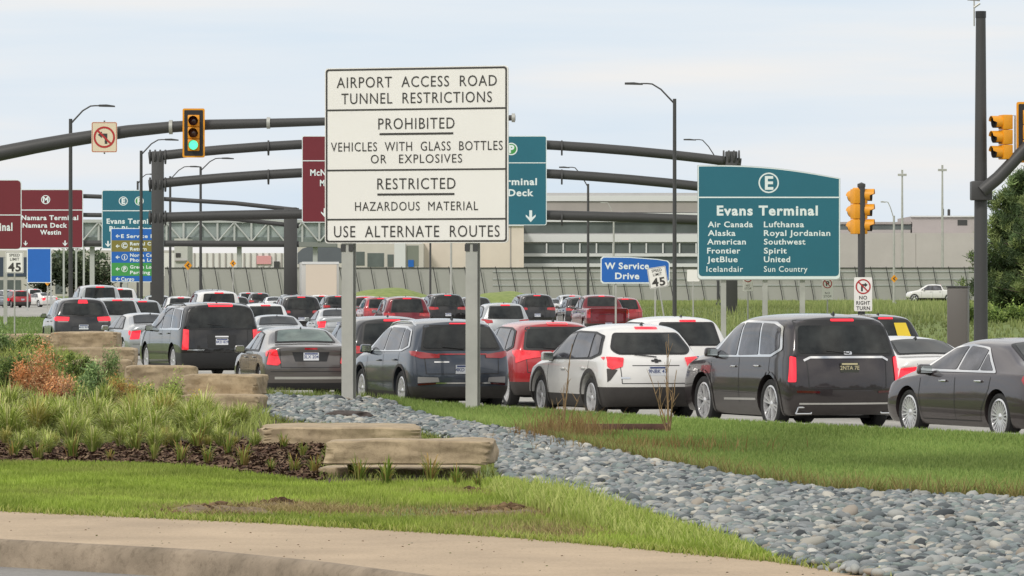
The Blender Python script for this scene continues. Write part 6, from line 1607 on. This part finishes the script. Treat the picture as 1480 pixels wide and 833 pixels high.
def slab_building(name, label, px0, px1, py0, py1, s, color, dz=30, bands=(), extra=None, base=None):
    p0, p1 = at(px0, py1, s), at(px1, py0, s); t = thing(name, label, 'building', ((p0.x + p1.x) / 2, p0.y, 0)); w2 = (p1.x - p0.x) / 2
    zb_ = p0.z if base is None else base
    MB().b2(-w2, w2, 0, dz, zb_, p1.z).build('wall', facade('facade ' + name + color, color), t)
    k_ = 0
    for (xa_, xb_, ya_, yb_, mt, nm, pr) in bands:
        a, b = at(xa_, yb_, s), at(xb_, ya_, s); cx_ = (p0.x + p1.x) / 2; k_ += 1
        MB().b2(a.x - cx_, b.x - cx_, -pr - .003 * k_, .1, a.z, b.z).build(nm, mt, t)
    return t
GW = mat('distant window strip', '#5d6462', .35, var=.35, scale=.12); GL = mat('pale roof band', '#d2d3d3', .6); GD = mat('grey roof band', '#9e9894', .7, var=.05, scale=.3)
s = 8.5
bands = []
for ya, yb in ((322, 337), (352, 366), (371, 381)): bands.append((757, 1016, ya, yb, GW, 'window_strip', .1))
for ya, yb in ((283, 291), (308, 321), (339, 350), (366.5, 371), (381, 386)): bands.append((757, 1016, ya, yb, GL, 'fascia', .6))
bands.append((757, 1016, 291.5, 307, GD, 'roof_screen', .3))
t = slab_building('parking_building', 'long pale building with dark window strips behind the gantry', 756, 1030, 279, 400, s, '#b4b3b2', 40, bands)
for x_ in range(790, 1010, 24):   # mullions
    a = at(x_, 366, s); cx_ = t.location.x
    MB().b2(a.x - cx_ - .12, a.x - cx_ + .12, -.5, .1, at(0, 366, s).z, at(0, 352, s).z).build('mullion', GL, t)
slab_building('concourse_building', 'plain beige building wall behind the white tunnel sign posts', 610, 757, 324, 400, 8.8, '#d8ccbf', 40, [(737, 739, 325, 400, GD, 'joint', .05), (611, 757, 324, 327, GL, 'parapet', .3)])
slab_building('service_building', 'pale low building with dark window bays right of the box truck', 430, 612, 352, 400, 8.9, '#c4bfb7', 30,
    [(512, 527, 364, 384, GW, 'window', .05), (531, 555, 366, 386, GW, 'window', .05), (560, 569, 368, 386, GW, 'window', .05), (588, 605, 355, 385, mat('grey green bay', '#7c8076', .8), 'bay', .05), (590, 598, 376, 386, M['sign_blue'], 'blue_door', .2), (570, 586, 352, 400, GL, 'pier', .5)])  # bay: plain grey green panel
slab_building('terminal_building', 'wide plain grey building behind the pedestal signal and the right mast', 1195, 1412, 337, 400, 8., '#b9b3b0', 50,
    [(1323, 1324, 338, 400, GD, 'joint', .02), (1195, 1412, 395, 401, GD, 'plinth', .3)])
slab_building('rooftop_block', 'upper grey rooftop storey above the right building', 1316, 1412, 313, 341, 7.9, '#aaa3a1', 30, [(1384, 1398, 318, 326, mat('plant opening', '#3f4040', .7), 'louvre', .05), (1316, 1412, 312, 314, GL, 'parapet', .4)])
slab_building('low_roof_block', 'long low roof storey behind the right building', 1190, 1318, 321, 342, 7.9, '#a9a4a1', 20, [(1190, 1317, 325, 332, GW, 'window_strip', .05), (1190, 1317, 321, 324, GD, 'fascia', .4)])
p = at(1366, 318, 7.8); t = thing('roof_antenna', 'pair of antenna masts standing on the right building roof', 'antenna', (p.x, p.y - 1, p.z)); MB().tube([(-.5, 0, -3), (-.5, 0, 2.2)], .12, 6).tube([(.6, 0, -3), (.6, 0, 2)], .12, 6).box((.6, 0, 1.2), (.5, .3, 1.4)).box((-.5, 0, 1.4), (.4, .3, 1.2)).build('antenna_pair', M['dark_steel'], t)
# far left buildings
slab_building('hotel_building', 'pale distant building seen under the left signs', -30, 250, 362, 430, 7.2, '#b9b6ae', 30,
    [(80, 95, 366, 425, GW, 'window', .05), (120, 160, 390, 420, mat('brown band', '#8c7f74', .8), 'brown_band', .1), (-30, 60, 372, 400, mat('dark blue glass', '#3c4656', .3), 'window_strip', .1), (-30, 30, 405, 425, GW, 'window_strip', .15)])
slab_building('ramp_building', 'grey concrete ramp building left of the fence', 236, 284, 399, 440, 11., '#a6a39c', 20, [(240, 282, 416, 428, mat('ramp grey', '#86837c', .8), 'opening', .05)])  # opening: plain darker grey panel
slab_building('tower_building', 'pale stair tower holding the left end of the glass bridge', 252, 271, 345, 440, 11.2, '#bcbcb6', 10, [(254, 261, 366, 372, M['sign_black'], 'sign_band', .1), (253, 270, 376, 378, GD, 'ledge', .3)])
slab_building('white_hall', 'long white hall with vertical ribs under the glass bridge', 236, 430, 366, 405, 7.5, '#dcdad6', 20, [(x_, x_ + 2, 366, 392, GD, 'rib', .2) for x_ in range(262, 412, 9)] + [(396, 404, 378, 390, M['dark_steel'], 'doorway', .3), (371, 392, 370, 382, mat('pink panel', '#d59a9c', .6), 'pink_panel', .3)])
# canopy over the box truck
s = 9.5; t = thing('curved_canopy', 'dark blue grey curved canopy roof above the box truck', 'canopy'); 
pp = [at(430 + i * 7, 362 - 8 * math.sin(math.pi * i / 10) + (4 if i in (0, 10) else 0), s) for i in range(11)]
poly = [(p.x, p.z) for p in pp] + [(pp[-1].x, at(0, 380, s).z), (pp[0].x, at(0, 382, s).z)]
MB().prism(poly, pp[0].y, pp[0].y + 8).build('roof_shell', mat('slate canopy', '#5c6168', .6, var=.08, scale=.3), t)
for px_ in (440, 486): 
    q = at(px_, 0, s); MB().b2(q.x - .2, q.x + .2, q.y + .2, q.y + .6, at(0, 432, s).z, at(0, 378, s).z).build('column', GL, t)
BF = mat('bridge frame', '#b2b5b2', .6)
# glass sky bridge
s = 11.; t = thing('sky_bridge', 'glass pedestrian bridge with diagonal white trusses crossing behind the gantries', 'bridge')
xa, xb = at(118, 0, s).x, at(486, 0, s).x; Yb = F / s
MB().b2(xa, xb, Yb + .4, Yb + 4, at(0, 350, s).z, at(0, 320, s).z).build('glazing', mat('bridge glass', '#98a29f', .2, var=.22, scale=.35), t)
MB().b2(xa, xb, Yb, Yb + 4.4, at(0, 357, s).z, at(0, 350, s).z).build('floor_beam', mat('bridge beam', '#7e827e', .6), t)
MB().b2(xa, xb, Yb - .1, Yb + 4.4, at(0, 322, s).z, at(0, 317.5, s).z).build('roof_beam', BF, t)
MB().b2(xa, xb, Yb + .1, Yb + .38, at(0, 350, s).z, at(0, 343, s).z).build('spandrel', mat('spandrel glass', '#6d7672', .3, var=.3, scale=.5), t)
n = 15; dx = (xb - xa) / n
for i in range(n + 1):
    x = xa + dx * i; MB().b2(x - .13, x + .13, Yb - .02, Yb + .25, at(0, 350, s).z, at(0, 322, s).z).build('upright', BF, t)
    if i < n:
        z0_, z1_ = at(0, 349, s).z, at(0, 323, s).z
        a, b = ((x + .1, z0_), (x + dx - .1, z1_)) if i % 2 == 0 else ((x + .1, z1_), (x + dx - .1, z0_))
        MB().tube([(a[0], Yb - .1, a[1]), (b[0], Yb - .1, b[1])], .12, 6).build('brace', BF, t)
for px_ in (132, 180, 345, 455): q = at(px_, 0, s); MB().b2(q.x - .3, q.x + .3, Yb + 1, Yb + 1.8, 0, at(0, 356, s).z).build('pier', BF, t)
for x_ in (92, 110, 121, 131):
    q = at(x_, 0, 9.5); o = MB().b2(q.x - .14, q.x + .14, q.y, q.y + .3, 0, at(0, 352, 9.5).z).build('white_post', BF); tag(o, 'tall white post standing below the left end of the glass bridge', 'post', 'white posts under the bridge')
# box truck
s = 21.; p = at(463, 422, s); g = Gz(p.x, p.y); t = thing('box_truck', 'box truck with a beige rear door in front of the fence', 'truck', (p.x, p.y, g), R(4)); zt = at(0, 379, s).z - g
MB().b2(-1.28, 1.28, 0, 7, .95, zt).build('cargo_box', mat('box white', '#b9b8b4', .5), t, bevel=.04)
MB().b2(-1.0, 1.12, -.03, .01, 1.05, zt - .16).build('rear_door', mat('box door beige', '#d3c6b6', .6), t); MB().b2(-1.28, 1.28, -.05, 0, zt - .15, zt + .02).build('header', GL, t)
MB().b2(-1.1, 1.1, .4, 8.6, .6, .95).build('chassis', M['trim'], t); MB().b2(-1.15, 1.15, -.1, .05, .55, .7).build('bumper', M['dark_steel'], t)
MB().prism([(7.2, .8), (9.3, .8), (9.4, 1.6), (8.9, 1.9), (8.5, 2.7), (7.2, 2.8)], -1.1, 1.1, 'yz').build('cab', mat('box white', '#b9b8b4', .5), t, bevel=.05)
for y_ in (1.6, 7.9):
    for sx in (-1, 1): MB().lathe([(0, -.14), (.3, -.14), (.47, -.13), (.48, .13), (0, .14)], (sx * .98, y_, .48), 'x', 20).build('wheel', M['rubber'], t, smooth=40)
for sx in (-1, 1): MB().box((sx * 1.12, -.06, .85), (.2, .04, .12)).build('tail_light', M['lamp'], t)

# ------------------------------------------------------------------ trees
def tree(px_, ybase, s, w_, h_, cols, label, n=4000, size=.35, seed=1, name='tree', group=None, base=None, cat='tree', clumps=30, trunk=.3, narrow=.5, low=.15):
    p = at(px_, 422, s); g = Gz(p.x, p.y) if base is None else base; t = thing(name, label, cat, (p.x, p.y, g), group=group)
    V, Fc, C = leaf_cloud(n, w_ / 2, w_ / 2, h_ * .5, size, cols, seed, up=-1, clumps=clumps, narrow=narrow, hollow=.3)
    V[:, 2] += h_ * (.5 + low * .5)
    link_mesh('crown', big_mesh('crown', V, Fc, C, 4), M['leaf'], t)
    mb = MB(); rr = random.Random(seed); mb.tube([(0, 0, -.2), (.05, 0, h_ * .35), (0, .1, h_ * .85)], [h_ * .022, h_ * .016, h_ * .005], 10)
    for i in range(10):
        a = rr.uniform(0, 6.28); z_ = h_ * rr.uniform(.25, .7); mb.tube([(0, 0, z_), (math.cos(a) * w_ * .2, math.sin(a) * w_ * .2, z_ + h_ * .08), (math.cos(a) * w_ * .38, math.sin(a) * w_ * .38, z_ + h_ * .2)], [h_ * .008, h_ * .005, h_ * .002], 6)
    mb.build('trunk', mat('tree bark', '#4a4036', .9, var=.2, scale=3), t, smooth=60)
    return t
# large pine at the right edge: whorls of limbs with needle clusters
def pine(px_, s, h_, w_, label, seed):
    p = at(px_, 422, s); g = Gz(p.x, p.y); t = thing('pine_tree', label, 'tree', (p.x, p.y, g)); r = np.random.default_rng(seed); rr = random.Random(seed)
    mb = MB(); mb.tube([(0, 0, -.3), (.05, .05, h_ * .5), (0, 0, h_)], [.22, .14, .03], 10); Vs, Cs = [], []
    cols = np.array([lin(c) for c in ('#4a5a3c', '#566844', '#66764a', '#7a8655', '#3c4a30')])
    z_ = .45
    while z_ < h_ - .2:
        q = (z_ / h_); rad = w_ / 2 * (1 - q ** 2.0) ** .6 * rr.uniform(.8, 1.12) * (.75 if z_ < 1 else 1)
        for k_ in range(8):
            a = rr.uniform(0, 6.28); L = rad * rr.uniform(.6, 1.1); tip = Vector((math.cos(a) * L, math.sin(a) * L, z_ + rr.uniform(.15, .5)))
            mid = Vector((math.cos(a) * L * .5, math.sin(a) * L * .5, z_ - .05)); mb.tube([(0, 0, z_), mid, tip], [.05, .035, .012], 5)
            m_ = 6
            for i in range(m_):
                f = .3 + .7 * (i + rr.random()) / m_; c_ = (mid if f < .5 else mid.lerp(tip, (f - .5) * 2)) + Vector((rr.uniform(-.22, .22), rr.uniform(-.22, .22), rr.uniform(-.08, .18)))
                if f < .5: c_ = Vector((0, 0, z_)).lerp(mid, f * 2) + Vector((rr.uniform(-.2, .2), rr.uniform(-.2, .2), rr.uniform(0, .2)))
                nn = 60; d = r.normal(0, 1, (nn, 3)); d[:, 2] = np.abs(d[:, 2]) * .9 + .1; d /= np.linalg.norm(d, axis=1)[:, None]
                P_ = np.array(c_)[None] + r.normal(0, .10, (nn, 3)); w2 = np.cross(d, r.normal(0, 1, (nn, 3))); w2 /= np.linalg.norm(w2, axis=1)[:, None]; sz = r.uniform(.14, .28, (nn, 1))
                Vs.append(np.stack([P_ - w2 * .022, P_ + w2 * .022, P_ + d * sz + w2 * .008, P_ + d * sz - w2 * .008], 1).reshape(-1, 3))
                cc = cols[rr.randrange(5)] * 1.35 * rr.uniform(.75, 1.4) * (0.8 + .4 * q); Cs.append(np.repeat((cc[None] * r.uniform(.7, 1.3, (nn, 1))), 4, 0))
        z_ += .22
    V = np.concatenate(Vs); C = np.concatenate(Cs); n = len(V) // 4
    link_mesh('crown', big_mesh('crown', V, np.arange(n * 4).reshape(n, 4), C, 4), M['leaf'], t); mb.build('trunk', mat('tree bark', '#4a4036', .9, var=.2, scale=3), t, smooth=60)
pine(1482, 33, 6.3, 5.2, 'large dark pine tree behind the right signal mast', 3)
pine(1560, 34, 7.5, 6.5, 'dark pine tree cut by the right edge of the picture', 9)
for i, (px_, w_, h_, sd) in enumerate(((92, 7, 9, 1), (106, 6, 8, 2), (150, 8, 7, 3), (64, 6, 6.5, 4), (128, 5, 6, 5), (596, 4.5, 7, 6))):
    tree(px_, 0, 8.2, w_, h_, ['#55634a', '#66745a', '#4a5742', '#7a8468'], ('dark green distant tree behind the nearest left street lamp', 'distant tree right of the nearest left street lamp', 'round distant tree below the teal overhead sign', 'distant tree behind the blue board', 'small distant tree between the white posts', 'narrow tree beside the beige building wall')[i], n=1600, size=.7, seed=sd, clumps=24)
for i, (px_, sd) in enumerate(((1420, 3), (1448, 5), (1476, 7), (1395, 9))):
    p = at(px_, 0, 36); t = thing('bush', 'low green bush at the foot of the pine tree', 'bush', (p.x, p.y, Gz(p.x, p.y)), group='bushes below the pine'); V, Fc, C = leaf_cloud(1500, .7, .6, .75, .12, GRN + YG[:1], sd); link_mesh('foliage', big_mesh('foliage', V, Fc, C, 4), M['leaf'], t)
# ------------------------------------------------------------------ sky, sun, camera
w = bpy.data.worlds.new('World'); bpy.context.scene.world = w; w.use_nodes = True
nt = w.node_tree; bg = nt.nodes['Background']; out = nt.nodes['World Output']
SE, SR = R(42), R(-140)
sky = nt.nodes.new('ShaderNodeTexSky'); sky.sky_type = 'NISHITA'; sky.sun_disc = False; sky.sun_elevation = SE; sky.sun_rotation = SR; sky.air_density = 1.; sky.dust_density = 2.5
nt.links.new(sky.outputs[0], bg.inputs['Color']); bg.inputs['Strength'].default_value = .07
tc = nt.nodes.new('ShaderNodeTexCoord'); mp = nt.nodes.new('ShaderNodeMapping'); mp.inputs['Scale'].default_value = (5, 5, 62); mp.inputs['Location'].default_value = (1.3, .2, 3.)
nt.links.new(tc.outputs['Generated'], mp.inputs['Vector'])
n1 = nt.nodes.new('ShaderNodeTexNoise'); n1.inputs['Scale'].default_value = 1.; n1.inputs['Detail'].default_value = 5; n1.inputs['Roughness'].default_value = .5
nt.links.new(mp.outputs[0], n1.inputs['Vector'])
r = nt.nodes.new('ShaderNodeValToRGB'); e = r.color_ramp.elements
e[0].position = .33; e[0].color = (.70, .81, .92, 1); e[1].position = .66; e[1].color = (.93, .90, .87, 1)
x = e.new(.5); x.color = (.80, .86, .92, 1)
nt.links.new(n1.outputs['Fac'], r.inputs['Fac'])
bg2 = nt.nodes.new('ShaderNodeBackground'); bg2.inputs['Strength'].default_value = 1.06; 
# high above, the overcast has broad brighter and darker masses
mp2 = nt.nodes.new('ShaderNodeMapping'); mp2.inputs['Scale'].default_value = (1.6, 1.6, 2.6); nt.links.new(tc.outputs['Generated'], mp2.inputs['Vector'])
n2 = nt.nodes.new('ShaderNodeTexNoise'); n2.inputs['Scale'].default_value = 1.3; n2.inputs['Detail'].default_value = 4; nt.links.new(mp2.outputs[0], n2.inputs['Vector'])
r2 = nt.nodes.new('ShaderNodeValToRGB'); r2.color_ramp.elements[0].position = .38; r2.color_ramp.elements[0].color = (.52, .56, .62, 1); r2.color_ramp.elements[1].position = .62; r2.color_ramp.elements[1].color = (1.35, 1.3, 1.22, 1)
nt.links.new(n2.outputs['Fac'], r2.inputs['Fac'])
sx = nt.nodes.new('ShaderNodeSeparateXYZ'); nt.links.new(tc.outputs['Generated'], sx.inputs[0])
mr = nt.nodes.new('ShaderNodeMapRange'); mr.inputs['From Min'].default_value = .07; mr.inputs['From Max'].default_value = .3; nt.links.new(sx.outputs['Z'], mr.inputs['Value'])
mc = nt.nodes.new('ShaderNodeMix'); mc.data_type = 'RGBA'; nt.links.new(mr.outputs[0], mc.inputs[0]); nt.links.new(r.outputs['Color'], mc.inputs[6]); nt.links.new(r2.outputs['Color'], mc.inputs[7])
nt.links.new(mc.outputs[2], bg2.inputs['Color'])
mx = nt.nodes.new('ShaderNodeMixShader'); mx.inputs[0].default_value = .9
nt.links.new(bg.outputs[0], mx.inputs[1]); nt.links.new(bg2.outputs[0], mx.inputs[2]); nt.links.new(mx.outputs[0], out.inputs['Surface'])
sl = bpy.data.lights.new('sun', 'SUN'); sl.energy = 1.8; sl.angle = R(12); sl.color = (1, .95, .87)
so = bpy.data.objects.new('sun', sl); COL.objects.link(so)
# direction towards the sun: behind the camera and to the left
az = R(215); d = Vector((math.sin(az) * math.cos(SE), math.cos(az) * math.cos(SE), math.sin(SE)))
so.rotation_euler = (-d).to_track_quat('-Z', 'Y').to_euler(); so.location = (0, 0, 50)
sky.sun_rotation = az
cam = bpy.data.objects.new('camera', bpy.data.cameras.new('camera')); COL.objects.link(cam)
cam.location = (0, 0, CAMZ); cam.rotation_euler = (R(90), 0, 0)
cam.data.sensor_width = 36; cam.data.lens = 36 * F / 1480; cam.data.shift_y = 5.5 / 1480; cam.data.clip_start = 1; cam.data.clip_end = 20000
sc = bpy.context.scene; sc.camera = cam
sc.view_settings.view_transform = 'Standard'; sc.view_settings.look = 'None'; sc.view_settings.exposure = 0; sc.view_settings.gamma = 1
sc.cycles.max_bounces = 6; sc.cycles.transparent_max_bounces = 4

# added, unseen wooded ridge behind the viewer: darkens the horizon that the cars reflect
V = []; n = 160
for i in range(n + 1):
    a = math.pi * (1.02 + .96 * i / n); rad = 420; h = 26 + 9 * math.sin(i * .35) + 5 * math.sin(i * 1.3) + 3 * math.sin(i * 2.9)
    V += [(math.cos(a) * rad, math.sin(a) * rad, -2), (math.cos(a) * (rad + 12), math.sin(a) * (rad + 12), h * .7), (math.cos(a) * (rad + 30), math.sin(a) * (rad + 30), h)]
Fs = [(i * 3 + j, (i + 1) * 3 + j, (i + 1) * 3 + j + 1, i * 3 + j + 1) for i in range(n) for j in range(2)]
tag(link_mesh('unseen_ridge', big_mesh('unseen_ridge', np.array(V, float), np.array(Fs), k=4), mat('unseen ridge green', '#3c4632', .95, color2='#59634a', scale=.08)), kind='structure')
